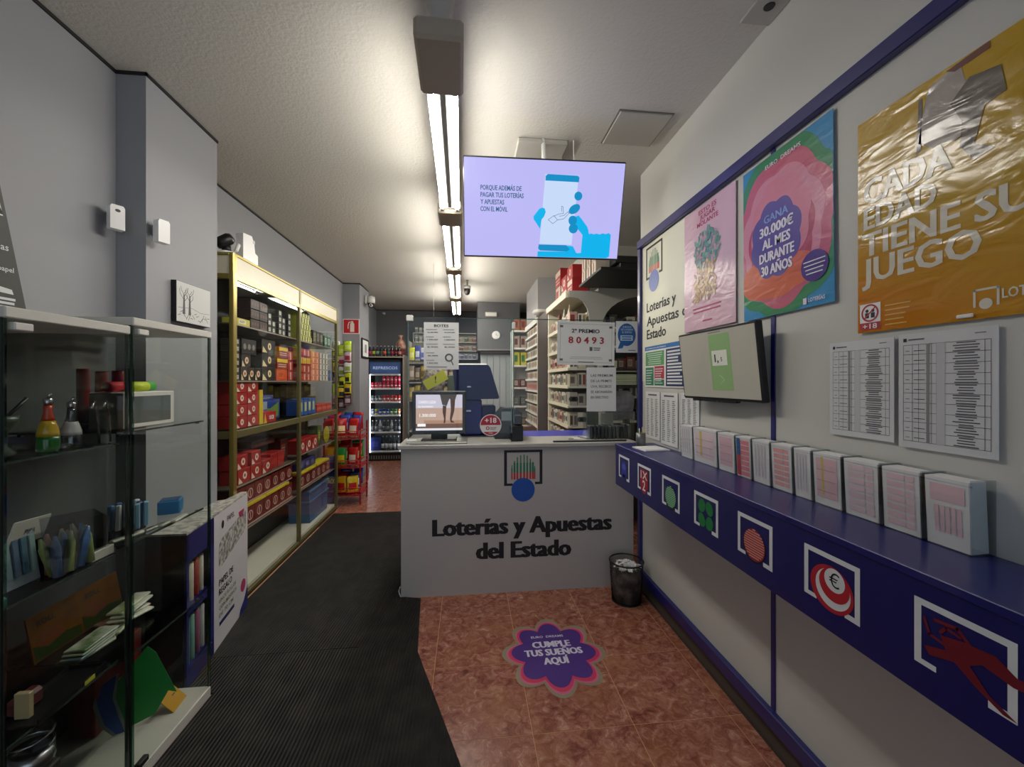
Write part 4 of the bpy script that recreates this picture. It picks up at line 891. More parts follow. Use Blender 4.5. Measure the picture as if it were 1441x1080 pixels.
g = G().box(0, .0, .002, l2, .012, .755, mat('#cfced2', .45), M=M2); g.build('side_panel', ws)
g = G(); U = lambda u, v: (u*l2, .002+v*.753)
g.poly([U(*p) for p in [(.12, .60), (.12, .76), (.2, .80), (.85, .87), (.93, .86), (.93, .73), (.85, .69), (.2, .59)]], mat('#6e6d6c', .5, mix=('#c9c8c2', 40)), -.0012, M2)
g.text('PAPEL DE', .12*l2, .46*.75, .034, INK, w=.20, al='L', M=M2, y=-.0014, bold=.02).text('REGALO', .12*l2, .39*.75, .034, INK, w=.18, al='L', M=M2, y=-.0014, bold=.02)
gn = mat('#7c8b6a', .5)
for k, s_ in enumerate(('UNOS ROLLOS', 'CON MOTIVOS', 'DE 70 CM')): g.text(s_, .12*l2, (.33-.055*k)*.75, .022, gn, w=(.24, .25, .2)[k], al='L', M=M2, y=-.0014)
g.rect(.13*l2, .155*.75, .55*l2, .185*.75, mat('#1f2860', .5), -.0012, M2)
pk = mat('#b83a6c', .5)
o = [(.84*l2+.04*math.cos(a*PI/12), .24*.75+.04*math.sin(a*PI/12)) for a in range(24)]; g.poly(o, pk, -.0012, M2)
g.poly([(.70*l2, .003), (l2*.995, .003), (l2*.995, .20*.75), (.86*l2, .10*.75), (.74*l2, .06*.75)], navyc, -.001, M2)
o = [(.22*l2+.018*math.cos(a*PI/6), .905*.75+.024*math.sin(a*PI/6)) for a in range(12)]; g.poly(o, INK, -.0012, M2)
g.text('PAPEL', .34*l2, .90*.75, .03, MIDG, w=.11, al='L', M=M2, y=-.0014)
o = [(.78*l2+.045*math.cos(PI+a*PI/12), .90*.75+.045*math.sin(PI+a*PI/12)) for a in range(13)]; g.poly(o, pk, -.0012, M2)
g.build('print', ws)
r = random.Random(8)
for row, (z, hh) in enumerate(((.401, .20), (.101, .24))):
    for k in range(8 if row == 0 else 7):
        cc = (['#b9b7a8', '#a7a293', '#c9c6b8', '#8d8674', '#9c2f2c', '#b08a34', '#c3c0b2', '#a8a698'] if row == 0 else ['#4f7f77', '#2b2f6c', '#6fa096', '#1f2460', '#8a4a6a', '#5d8f86', '#b0b0b4'])[k]
        G().lathe([(.013, 0), (.0135, .004), (.0135, hh-.02), (.005, hh-.018)], mat(cc, .4), n=10).build('gift_wrap_roll', loc=(-1.375-.012*(k % 2)-k*.004, 2.165+.026*k+.007*row, z), rot=(0, 0, 0), label='gift wrap roll in the %s pocket of the blue stand, %s from left' % (('upper', 'lower')[row], ORD[k]), cat='roll', group='gift wrap rolls')
g = G().box(-1.52, 2.15, .39, -1.365, 2.36, .40, navyc).box(-1.52, 2.15, .09, -1.36, 2.36, .10, navyc); g.build('inner_shelf', ws)

# ------------------------------------------------------------------ gilt cabinet
GX, GB = -1.50, -1.855
gc = thing('gilt_display_cabinet', 'tall gilt framed glass cabinet full of boxes along the left wall', 'cabinet', (0, 0, 0))
Y0, Ym, Y1, ZTOP = 2.82, 3.885, 4.96, 2.335
CR = mat('#e2dcc4', .35, coat=.2)
g = G()
for y, wd in ((Y0, .042), (Ym-.018, .036), (Y1-.03, .03)):
    G().box(GX-.03, y, .03, GX, y+wd, ZTOP, GOLD if y < 3 else GOLDD, bev=.004).build('post', gc)
for y in (Y0, Y1-.03): G().box(GB, y, .03, GB+.03, y+.03, ZTOP, GOLDD, bev=.003).build('post', gc)
for z0, z1, m_ in ((ZTOP-.018, ZTOP, GOLD), (2.165, 2.20, GOLD), (1.125, 1.175, GOLDD), (.03, .055, GOLDD)):
    G().box(GX-.028, Y0+.04, z0, GX-.002, Y1-.03, z1, m_, bev=.003).build('rail', gc); G().box(GB+.03, Y0+.003, z0, GX-.03, Y0+.028, z1, m_, bev=.003).build('rail', gc)
for a, b in ((Y0+.042, Ym-.018), (Ym+.018, Y1-.03)): G().box(GX-.02, a, 2.20, GX-.006, b, ZTOP-.018, CR).build('sign_panel', gc)
G().box(GB+.03, Y0+.01, 2.20, GX-.03, Y0+.02, ZTOP-.018, CR).build('sign_panel', gc)
G().box(GB, Y0, 0.001, GX-.02, Y1, .03, mat('#3a352a', .5)).build('plinth', gc)
G().box(GB+.005, Y0+.01, .03, GX-.03, Y1-.01, .075, mat('#e2dfd0', .4)).build('base_board', gc)
G().box(GB, Y0+.03, .075, GB+.006, Y1-.03, ZTOP-.02, mat('#2c2624', .5)).build('back_panel', gc)
G().box(GB, Y0+.001, ZTOP-.006, GX-.003, Y1-.001, ZTOP+.001, mat('#8f8450', .4)).build('top_board', gc)
for a, b in ((Y0+.042, Ym-.018), (Ym+.018, Y1-.03)):
    for z0, z1 in ((.055, 1.125), (1.175, 2.165)): G().box(GX-.014, a, z0, GX-.010, b, z1, GLASS).build('front_pane', gc)
for z0, z1 in ((.055, 1.125), (1.175, 2.165)):
    G().box(GB+.03, Y0+.012, z0, GX-.03, Y0+.016, z1, SMOKE).build('side_pane', gc)
    G().box(GB+.03, Y1-.016, z0, GX-.03, Y1-.012, z1, GLASS).build('side_pane', gc)
SH1 = (.47, .79, 1.15, 1.505, 1.885); SH2 = (.49, .82, 1.15, 1.505, 1.88)
for (a, b, SH) in ((Y0+.032, Ym-.005, SH1), (Ym+.005, Y1-.02, SH2)):
    for z in SH: G().box(GB+.01, a, z-.008, GX-.034, b, z-.0005, mat('#6d675c', .3, .3)).box(GX-.036, a, z-.009, GX-.033, b, z, mat('#a89c8c', .3, .4)).build('shelf', gc)
# ---- cartons: one mesh per look, shared
_pk = {}
def pack_mesh(style, w_, d_, h_):
    k = (style, round(w_, 3), round(d_, 3), round(h_, 3))
    if k in _pk: return _pk[k]
    st, body, a, b = style; B = mat(body, .4); g = G().box(-w_/2, 0, 0, w_/2, d_, h_, B, bev=.002); y = -.0008; A_ = mat(a, .45); C_ = mat(b, .45)
    R = min(w_, h_)
    if st == 'seal': g.ell(w_*.05, h_*.52, R*.27, R*.27, A_, y, 14); g.ell(w_*.05, h_*.52, R*.10, R*.13, C_, y-.0005, 8); g.poly([(-w_*.46, .004), (-w_*.12, .004), (-w_*.42, h_*.5)], A_, y)
    elif st == 'seal2': g.ring(w_*.02, h_*.5, R*.22, R*.29, A_, y, 14); g.rect(-w_*.03, h_*.32, w_*.06, h_*.66, A_, y); g.rect(-w_*.5, .002, w_*.5, h_*.09, C_, y)
    elif st == 'band': g.rect(-w_*.49, h_*.6, w_*.49, h_*.9, A_, y); bars(g, -w_*.4, h_*.15, w_*.4, h_*.5, 2, C_, y)
    elif st == 'cols':
        n = max(2, int(w_/.03)); 
        for i in range(n): g.rect(-w_/2+w_*(i+.18)/n, h_*.12, -w_/2+w_*(i+.82)/n, h_*.88, A_ if i % 2 else C_, y)
    elif st == 'lab': g.rect(-w_*.4, h_*.25, w_*.15, h_*.8, A_, y); bars(g, -w_*.35, h_*.35, w_*.1, h_*.7, 3, C_, y-.0005)
    elif st == 'word': g.text('OCB', w_*.12, h_*.3, h_*.36, A_, y=y, w=w_*.4, bold=.05); g.poly([(-w_*.49, 0), (-w_*.25, 0), (-w_*.4, h_*.9)], C_, y)
    elif st == 'dots':
        for i in range(3): g.ell(-w_*.3+w_*.3*i, h_*.5, h_*.18, h_*.2, A_, y, 10)
    elif st == 'star': g.poly([(-w_*.1, h_*.15), (w_*.45, h_*.1), (w_*.45, h_*.85), (w_*.1, h_*.55), (w_*.0, h_*.6)], A_, y); g.rect(-w_*.45, h_*.55, w_*.0, h_*.92, C_, y)
    _pk[k] = g.mesh('carton'); return _pk[k]
NP = [0]
def carton(style, w_, d_, h_, x, y, z, label, group, rz=PI/2, name='carton', cat='box'):
    return put(pack_mesh(style, w_, d_, h_), name, None, (x, y, z+.0006), (0, 0, rz), label, cat, group)
S_red = ('seal', '#a51d1f', '#e4d9c8', '#a51d1f'); S_dred = ('seal2', '#6b1418', '#d0b4a8', '#c9b8b0'); S_drk = ('seal', '#241a18', '#e3cda8', '#b83a24')
S_blk = ('dots', '#1a1514', '#d9c9a4', '#a03020'); S_orng = ('lab', '#c8441c', '#d9581e', '#3a1410'); S_yb = ('band', '#8c1a1c', '#d8c01c', '#e2c4b4')
X0 = GX-.05
def row(n, ya, yb, z, h_, style, desc, group, d_=.12, x=X0, gap=.004, jit=0, name='carton', where=''):
    wd = (yb-ya)/n
    for i in range(n):
        carton(style if isinstance(style, tuple) else style[i % len(style)], wd-gap, d_, h_, x-random.uniform(0, jit), ya+wd*(i+.5), z, '%s, %s from the left%s' % (desc, ORD[i], where), group, name=name)
# near bay
z = SH1[4]
carton(('lab', '#c9bd4a', '#e4e0c8', '#333333'), .16, .10, .05, X0, 3.04, z, 'low yellow and white box at the left of the top shelf, gilt cabinet', None)
for k in range(3): row(2, 3.13, 3.38, z+.072*k, .068, ('dots', '#2a1716', '#6d4038', '#6d4038'), 'dark brown box, %s layer of the near top shelf' % ORD[k], 'dark brown boxes')
for c in range(5):
    n = (3, 2, 4, 3, 4)[c]
    for k in range(n): carton(('lab', '#2a2826', '#d8d4c8', '#55504a'), .058, .1, .05, X0-.01*(c % 2), 3.42+.09*c, z+.052*k, 'small black and white pack, near top shelf, column %s, %s layer' % (ORD[c], ORD[k]), 'black and white packs', name='small_pack')
z = SH1[3]
for k in range(6): carton(('lab', '#37322e', '#c8c4b8', '#6a655c'), .045, .1, .046, X0, 2.965, z+.048*k, 'small pale pack in the left column of the eye-level shelf, %s up' % ORD[k], 'pale packs', name='small_pack')
row(3, 3.0, 3.28, z, .095, S_drk, 'dark sealed box, lower row of the eye-level shelf', 'dark sealed boxes')
carton(S_drk, .12, .12, .09, X0, 3.07, z+.096, 'dark box with cream seal standing alone on the lower dark row', None)
carton(('dots', '#1c1817', '#8b8680', '#555555'), .20, .12, .11, X0-.02, 3.15, z+.188, 'black oval-logo box on top of the dark sealed boxes', None)
for k in range(3): carton(('seal', '#1d1615', '#e6d6a4', '#7a2a1c'), .22, .14, .105, X0, 3.40, z+.107*k, 'wide black carton with cream disc, %s from the bottom' % ORD[k], 'wide black cartons')
carton(S_orng, .20, .13, .095, X0, 3.63, z, 'bright orange box at the bottom of the red pile, near bay', None)
for k in range(2): carton(S_yb, .20-.03*k, .13, .095, X0, 3.64+.02*k, z+.097*(k+1), 'dark red box with yellow band, %s above the orange box' % ORD[k], None)
for k in range(3): carton(('cols', '#9c1f24', '#d8c4b0', '#c43030'), .10, .12, .085, X0, 3.80, z+.087*k, 'red carton striped with pale bars by the middle post, %s from bottom' % ORD[k], 'striped red cartons')
z = 1.1755
for k in range(4): row(2, 2.93, 3.24, z+.083*k, .08, S_red, 'bright red sealed box, %s layer of near middle shelf' % ORD[k], 'bright red sealed boxes')
for k in range(2): carton(('lab', '#c7be2a' if k else '#5d7a34', '#b63d30', '#333'.ljust(7, '3')), .15, .1, .055, X0-.14, 3.0, z+.20+.056*k+.0, 'yellow green tin behind the bright red boxes, %s one' % ('lower', 'upper')[k], None)
for o_ in [o for o in D.objects if o.name.startswith('carton') and 'yellow green tin' in o.get('label', '')]: o_.location.x = X0-.14
G().prism([(-.03, 0), (.03, 0), (.02, .26), (-.03, .26)], 0, .02, mat('#d8b81e', .4)).build('yellow_card', loc=(X0, 3.285, z+.0006), rot=RZL, label='upright yellow cardboard wedge right of the bright red boxes', cat='card')
carton(('word', '#b02028', '#e8e2da', '#d8b81e'), .20, .10, .085, X0, 3.42, z, 'red OCB box with yellow corner on the near bay middle shelf', None)
carton(('star', '#1d3f96', '#6f8f3a', '#8fa0ae'), .46, .16, .17, X0-.105, 3.60, z, 'big blue carton with grey label behind the red OCB box', None)
carton(('band', '#2a3c8a', '#5a68a8', '#b8bcd0'), .34, .12, .04, X0-.11, 3.55, z+.172, 'flat blue packet lying on the big blue carton', None)
carton(('lab', '#25211f', '#a8a69a', '#3b3733'), .12, .06, .22, X0-.24, 3.30, z+.0, 'dark upright box at the back of the near bay middle shelf', None)
z = SH1[1]
row(3, 2.96, 3.46, z, .10, S_red, 'red sealed box, lower row, near bay below the rail', 'lower red boxes', gap=.01)
row(2, 2.93, 3.30, z+.102, .095, S_red, 'red sealed box, upper row, near bay below the rail', 'upper red boxes', gap=.05)
row(2, 3.47, 3.72, z, .12, ('dots', '#a02020', '#b8302c', '#701414'), 'plain red carton right of the sealed red boxes', 'plain red cartons', x=X0-.02, name='carton')
carton(('lab', '#3a1514', '#7a3028', '#a89880'), .14, .1, .2, X0-.05, 3.79, z, 'dark maroon carton by the middle post below the rail', None)
carton(('band', '#58181a', '#3a1012', '#8a4a40'), .36, .16, .05, X0-.06, 3.45, z+.20, 'flat maroon carton lying across the red boxes under the rail', None)
for o_ in (1,):
    row(7, 2.93, 3.83, .635, .125, S_dred, 'maroon box with monogram ring, upper lane of near bay', 'maroon boxes upper lane', d_=.2, gap=.002)
    row(7, 2.93, 3.83, .4705, .135, S_dred, 'maroon box with monogram ring, lower lane of near bay', 'maroon boxes lower lane', d_=.2, gap=.002)
for k in range(2): G().box(-.2, -.008, 0, .2, .21, .022, mat('#d4c41c', .45), bev=.002).build('flat_packet', loc=(X0, 3.14+.41*k, .609), rot=RZL, label='flat yellow packet on the lower maroon row, %s' % ('left', 'right')[k], cat='lid')
# far bay
z = SH2[4]
for k in range(5): carton(('cols', '#bcc04a', '#2c3420', '#e4e4b8'), .34-.03*k, .12, .055, X0, 4.12, z+.057*k, 'yellow green striped box stacked on the far bay top shelf, %s up' % ORD[k], 'yellow green boxes')
row(3, 4.33, 4.62, z, .14, ('lab', '#2c2620', '#8c8a7c', '#4a443c'), 'dark upright pack on the far bay top shelf', 'dark upright packs')
row(2, 4.66, 4.86, z, .12, ('lab', '#2a6a58', '#c8ccc0', '#2a4a40'), 'teal pack at the right of the far bay top shelf', 'teal packs')
z = SH2[3]
for k in range(4): row(3, 3.96, 4.26, z+.078*k, .074, ('cols', '#9c2026', '#d8c8b0' if k != 2 else '#dcc41c', '#b8342c' if k != 2 else '#dcc41c'), 'small red pack, %s layer, far eye-level shelf' % ORD[k], 'small red packs')
for k in range(5): row(2, 4.28, 4.50, z+.06*k, .057, ('cols', '#d88a6a', '#e8b8a0', '#c86a50'), 'salmon pack, %s layer, far eye-level shelf' % ORD[k], 'salmon packs')
for k in range(5): row(3, 4.52, 4.80, z+.06*k, .057, ('cols', '#b8b6ae', '#6a6864', '#dcdad2'), 'silver pack, %s layer, far eye-level shelf' % ORD[k], 'silver packs')
carton(('lab', '#2a4a9c', '#3f66b8', '#c8d0e0'), .05, .1, .12, X0, 4.84, z, 'small blue pack at the right end of the far eye-level shelf', None)
z = 1.1755
row(4, 3.99, 4.40, z, .155, ('lab', '#2a58a8', '#c8cc6a', '#b8c4cc'), 'blue and yellow upright pack on the far bay middle shelf', 'blue and yellow packs', gap=.012)
row(3, 4.43, 4.88, z, .08, ('dots', '#b8342a', '#d88a78', '#7a1414'), 'red box with round print on the far bay middle shelf', 'red dotted boxes')
carton(('lab', '#20263c', '#2c3450', '#50586c'), .4, .1, .16, X0-.15, 4.4, z, 'dark blue carton behind the far bay middle shelf packs', None)
row(4, 4.60, 4.86, z+.0, .16, ('lab', '#4a4a22', '#98943a', '#2c2c18'), 'olive pack standing at the back of the far middle shelf', 'olive packs', x=X0-.16, d_=.08)
carton(('lab', '#241f22', '#3a3336', '#5a5054'), .6, .12, .12, X0-.14, 4.35, z+.175, 'large dark carton high at the back of far middle shelf', None)
z = SH2[1]
row(3, 3.98, 4.46, z, .125, S_red, 'red box with white seal, far bay below the rail', 'far red boxes', gap=.006)
t = put(pack_mesh(('lab', '#3f5a2c', '#7a8a2c', '#c8c84a'), .12, .10, .20), 'carton', None, (X0-.03, 4.60, z+.0006), RZL, 'olive green carton right of the far red boxes', 'box', None)
G().lathe([(.09, -.01), (.09, .0)], mat('#9a9c1c', .4), n=20, axis='y').build('yellow_disc', loc=(X0-.01, 4.73, z-.06+.151), rot=RZL, label='yellow green round sign leaning beside the olive carton', cat='sign')
z = SH2[0]
row(6, 3.98, 4.84, z, .13, S_dred, 'maroon box with monogram ring, far bay lane', 'maroon boxes far bay', d_=.2, gap=.002)
for k in range(2): G().box(-.19, -.008, 0, .19, .2, .022, mat('#c9ba1c', .45), bev=.002).build('flat_packet', loc=(X0, 4.2+.4*k, z+.132), rot=RZL, label='flat yellow packet on the far bay maroon row, %s' % ('left', 'right')[k], cat='lid')
row(3, 4.05, 4.45, z+.156, .09, ('lab', '#2a2a6a', '#50508a', '#8a8ab8'), 'dark blue box behind the yellow packets of the far bay', 'dark blue boxes', x=X0-.02)
t = thing('blue_crate', 'translucent blue plastic crate on the white base of the far bay', 'crate', (X0-.02, 4.55, .0755), RZL)
G().prism([(-.25, 0), (.25, 0), (.28, .31), (-.28, .31)], 0, .2, mat('#2a5f92', .35)).build('body', t); G().box(-.29, -.012, .20, .29, .21, .222, mat('#33709f', .3), bev=.004).box(-.29, -.012, .30, .29, .21, .33, mat('#33709f', .3), bev=.006).build('lid', t)
# on top of the gilt cabinet
t = thing('indoor_camera', 'black headed indoor camera on a round white base atop the gilt cabinet', 'camera', (-1.63, 2.98, ZTOP+.0015), (0, 0, .6))
G().lathe([(.058, 0), (.06, .01), (.06, .035), (.05, .045), (0, .047)], WHITEP, n=24).build('base', t)
G().lathe([(.03, .045), (.025, .09)], BLACK, n=16).build('neck', t)
M = Matrix.Translation((-.01, .0, .12)) @ Matrix.Rotation(.9, 4, 'Y')
G().lathe([(.0, -.06), (.03, -.058), (.04, -.03), (.04, .03), (.03, .05), (.0, .052)], BLACK, n=18, M=M).build('head', t)
G().box(.02, -.02, .07, .045, .02, .13, WHITE, bev=.008, M=Matrix.Rotation(.3, 4, 'Y')).build('cover', t)
t = thing('white_device', 'upright white plastic bottle-shaped device atop the gilt cabinet', 'device', (-1.56, 3.12, ZTOP+.0015), (0, 0, PI/2-.3))
G().prism([(-.045, 0), (.085, 0), (.085, .085), (.06, .10), (.05, .17), (.03, .215), (-.045, .215)], 0, .06, WHITEP).build('body', t)
G().box(.035, -.003, .16, .06, .03, .19, WHITE, bev=.006).build('spout', t)

# ------------------------------------------------------------------ fire sign and framed picture on the rear pillar
t = thing('extinguisher_sign', 'red fire extinguisher sign with white border on the rear left pillar', 'sign', (-1.735, 6.378, 2.215))
G().box(-.12, -.004, 0, .12, 0, .225, mat('#ece6e0', .5)).build('plate', t)
g = G().rect(-.108, .012, .108, .213, mat('#c01820', .5), -.005); wt_ = mat('#efe6d8', .5)
g.poly([(-.015, .03), (.045, .03), (.045, .15), (.03, .17), (.03, .19), (0, .19), (0, .17), (-.015, .15)], wt_, -.006); g.line([(0, .18), (-.03, .175), (-.045, .13), (-.045, .08)], .012, wt_, -.006)
g.build('pictogram', t)
t = thing('framed_document', 'small framed document on the side of the rear left pillar', 'frame', (-1.613, 6.66, 1.86), RZL)
G().box(-.2, -.02, 0, .2, 0, .31, BLACK, bev=.004).build('frame', t); G().rect(-.17, .03, .17, .28, PAPER, -.0206).rect(-.06, .09, .06, .22, GREY, -.0212).build('sheet', t)

# ------------------------------------------------------------------ snack stand
_bag = {}
def bag_mesh(c1, c2, w_, h_):
    k = (c1, c2, w_, h_)
    if k in _bag: return _bag[k]
    g = G(); nx, nz = 6, 8; A_ = mat(c1, .28); B_ = mat(c2, .3)
    for s in (-1, 1):
        vs = []
        for j in range(nz+1):
            for i in range(nx+1):
                u, v = i/nx, j/nz; e = (math.sin(PI*u)**.7)*(math.sin(PI*min(max((v-.06)/.88, 0), 1))**.5)
                vs.append(((u-.5)*w_*(1-.05*math.sin(PI*v)), s*.018*e*w_/.12, v*h_))
        for j in range(nz):
            for i in range(nx):
                q = [j*(nx+1)+i, j*(nx+1)+i+1, (j+1)*(nx+1)+i+1, (j+1)*(nx+1)+i]
                g.add([vs[a] for a in q], [(0, 1, 2, 3)], B_ if (2 <= j <= 4 and 1 <= i <= 4) or j == 0 else A_, True)
    me = g.mesh('bag'); bm = bmesh.new(); bm.from_mesh(me); bmesh.ops.remove_doubles(bm, verts=bm.verts, dist=1e-5); bm.to_mesh(me); bm.free()
    _bag[k] = me; return me
t = thing('snack_stand', 'red wire snack stand past the far end of the gilt cabinet', 'display stand', (0, 0, 0))
g = G()
for x in (-1.72, -1.30):
    for y in (5.12, 5.45): g.box(x, y, .005, x+.018, y+.018, 1.0 if y < 5.3 else 1.95 if x < -1.5 else 1.0, mat('#a01418', .4), bev=.003)
g.box(-1.72, 5.44, 1.0, -1.45, 5.45, 1.98, mat('#8d8d88', .5)); g.build('frame', t)
for z in (.12, .45, .80):
    g = G().box(-1.72, 5.10, z, -1.28, 5.47, z+.01, RED)
    for q in (.05, .10): g.tube([(-1.72, 5.08, z+q), (-1.28, 5.08, z+q), (-1.28, 5.47, z+q)], .006, RED, 6)
    for k in range(9): g.tube([(-1.71+.053*k, 5.08, z), (-1.71+.053*k, 5.075, z+.10)], .003, RED, 5)
    g.build('basket', t)
r = random.Random(21); n = 0
for z in (.13, .46, .81):
    for q in range(9):
        c = r.choice([('#b8181c', '#e8c020'), ('#c0201c', '#e8e0c8'), ('#d8a818', '#b01818'), ('#2a4aa0', '#e8e8e8'), ('#b01820', '#f0d8a0'), ('#2a8a3a', '#e8d020'), ('#d8c028', '#c02020')])
        w_ = .14; i, j = q % 3, q//3
        put(bag_mesh(c[0], c[1], w_, .24 if z > .2 else .22), 'snack_bag', None, (-1.65+.135*i+.005*j, 5.13+.10*j, z+.003+.03*j), (r.uniform(-.25, .05), 0, r.uniform(-.4, .5)), 'snack bag in the %s red basket, %s in row %s' % ({.13: 'bottom', .46: 'middle', .81: 'top'}[z], ('left', 'middle', 'right')[i], ORD[j]), 'snack bag', 'snack bags in the baskets')
for j in range(6):
    for i in range(3):
        c = [('#b8d828', '#d8e878'), ('#c8b0b8', '#a02840'), ('#d0d4cc', '#90a048'), ('#d8dc28', '#2a2a30'), ('#d0b828', '#302838'), ('#4a2830', '#b0a0a8')][j if i else (j+2) % 6]
        put(bag_mesh(c[0], c[1], .095, .14), 'candy_bag', None, (-1.65+.075*i, 5.385-.02*i, 1.87-.135*j-.05*(i % 2)+.0), (0, 0, r.uniform(-.4, .5)), 'small hanging sweets bag, %s peg row from top, column %s' % (ORD[j], ORD[i]), 'sweets bag', 'hanging sweets bags')
g = G()
for j in range(6):
    for i in range(3): g.tube([(-1.65+.075*i, 5.445, 1.995-.135*j-.05*(i % 2)), (-1.65+.075*i, 5.36, 1.995-.135*j-.05*(i % 2))], .003, STEEL, 5)
g.build('peg', t)
g = G().prism([(-.10, 0), (.08, .0), (.10, .02), (.06, .62), (-.08, .62)], 0, .006, mat('#23408c', .4)); g.text('SNACK', 0, .30, .05, LW, y=-.001, w=.12); g.box(-.08, .006, 0, .06, .10, .01, NAVY)
g.build('blue_standee', loc=(-1.60, 4.975, .006), rot=(0, 0, .12), label='tall blue printed cardboard standee in front of the snack baskets', cat='display')

# ------------------------------------------------------------------ fridge
fr = thing('drinks_fridge', 'tall black framed glass door drinks fridge at the back left', 'fridge', (-1.54, 7.9, .03))
FW, FH = .33, 1.885
fx_ = G().box(-FW, .04, .0, -FW+.03, .58, FH, BLACK).box(FW-.03, .04, .0, FW, .58, FH, BLACK).box(-FW, .04, FH-.03, FW, .58, FH, BLACK).box(-FW, .04, 0, FW, .58, .10, BLACK).box(-FW+.03, .56, .1, FW-.03, .58, FH-.03, mat('#8f959c', .5))
fx_.build('body', fr)
g = G().box(-FW, -.0, .08, -FW+.045, .035, FH, BLACK, bev=.004).box(FW-.045, -.0, .08, FW, .035, FH, BLACK, bev=.004).box(-FW, 0, FH-.045, FW, .035, FH, BLACK, bev=.004).box(-FW, 0, .08, FW, .035, .125, BLACK, bev=.004)
d = g.build('door', fr); G().box(-FW+.045, .012, .125, FW-.045, .018, FH-.045, GLASS).build('pane', d)
G().box(FW-.035, -.03, .9, FW-.02, 0, 1.2, MIDG, bev=.004).build('handle', d)
G().box(-FW, .02, -.028, FW, .55, .0, DARK).build('plinth', fr)
g = G()
for k in range(14): g.box(-FW+.02+k*.046, .03, .005, -FW+.045+k*.046, .04, .07, GREY)
g.build('grille', fr)
G().box(-FW+.03, .045, 1.62, FW-.03, .09, FH-.04, mat('#3f5482', .4, emit=.22)).text('REFRESCOS', 0, 1.70, .05, mat('#9fb2d8', .4, emit=.5), w=.45, y=.044).build('header', fr)
G().box(-FW+.035, .05, .13, -FW+.05, .065, 1.6, mat('#f4f8ff', .4, emit=6)).build('lamp', fr)
G().box(FW-.05, .05, .13, FW-.035, .065, 1.6, mat('#f4f8ff', .4, emit=6)).build('lamp', fr)
FS = (1.336, 1.082, .828, .507, .146)
for z in (1.604,)+FS: G().box(-FW+.031, .07, z-.012, FW-.031, .55, z-.001, mat('#dfe6ee', .4)).box(-FW+.051, .066, z-.02, FW-.051, .07, z+.012, WHITEP).build('wire_shelf', fr)
_can = {}
def can_mesh(c1, c2, h_, r_=.030):
    k = (c1, c2, h_)
    if k not in _can:
        g = G().lathe([(r_*.8, 0), (r_, .008), (r_, h_*.3)], mat(c1, .25, .3), n=14).lathe([(r_, h_*.3), (r_, h_*.6)], mat(c2, .25, .3), n=14).lathe([(r_, h_*.6), (r_, h_-.01), (r_*.82, h_)], mat(c1, .25, .3), n=14).lathe([(r_*.8, h_), (r_*.8, h_+.001)], STEEL, n=12)
        _can[k] = g.mesh('can')
    return _can[k]
def bot_mesh(c1, c2, h_, r_=.03):
    k = (c1, c2, h_, 'b')
    if k not in _can:
        g = G().lathe([(r_*.9, 0), (r_, .006), (r_, h_*.2)], mat(c1, .15), n=14).lathe([(r_*1.01, h_*.2), (r_*1.01, h_*.5)], mat(c2, .4), n=14).lathe([(r_, h_*.5), (r_, h_*.6), (r_*.4, h_*.82), (r_*.4, h_*.93)], mat(c1, .15), n=14).lathe([(r_*.45, h_*.93), (r_*.45, h_)], mat('#d8d8d4', .4), n=12)
        _can[k] = g.mesh('bottle')
    return _can[k]
rows = [(FS[0], [('#c41f3c', '#e89aa8')]*8, .115, 2, 'pink red can', 'top'), (FS[1], [('#5a6068', '#b0b8c0')]*3+[('#c41c24', '#e8c0b8')]*5, .12, 1, 'can', 'second'), (FS[2], [('#8a98b8', '#d8e0f0'), ('#c0b83a', '#5468a8'), ('#2a4a9a', '#b0c0e0'), ('#2a3f90', '#d8d8e0'), ('#3050a0', '#a8b8d8'), ('#3c8a3c', '#d8e8d0'), ('#4a8a48', '#e8e8d0'), ('#d88a4a', '#f0e0d0')], .12, 1, 'can', 'third')]
for z, cols, h_, lay, nm, rn in rows:
    for l in range(lay):
        for i, c in enumerate(cols):
            if l == 1 and i < 3: continue
            put(can_mesh(c[0], c[1], h_), 'drink_can', None, (-1.54-.25+.071*i, 8.02, .03+z+.0005+l*(h_+.002)), (0, 0, 0), '%s on the %s fridge shelf, %s from left, %s layer' % (nm, rn, ORD[i], ('lower', 'upper')[l]), 'can', 'cans in the fridge')
for i in range(8): put(bot_mesh(*[('#2a2c30', '#60646c'), ('#3a3e44', '#888c94'), ('#b8bcc4', '#787c84')][i % 3], .22), 'drink_bottle', None, (-1.54-.25+.071*i, 8.02, .03+FS[3]+.0005), (0, 0, 0), 'bottle on the fourth fridge shelf, %s from left' % ORD[i], 'bottle', 'bottles on the fourth fridge shelf')
for i in range(5): put(bot_mesh('#1c2028', '#c8ccd4', .28, .034), 'drink_bottle', None, (-1.54-.06+.072*i, 8.02, .03+FS[4]+.0005), (0, 0, 0), 'tall dark bottle with white label at the fridge bottom, %s from left' % ORD[i], 'bottle', 'tall bottles at the fridge bottom')
t = thing('blue_carton', 'blue multipack carton at the bottom left of the fridge', 'box', (-1.54-.19, 7.985, .03+FS[4]+.0005))
G().box(-.10, 0, 0, .09, .2, .25, mat('#22307c', .4), bev=.004).build('carton', t); G().rect(-.06, .08, .05, .18, mat('#3d4c9c', .4)).build('print', t)
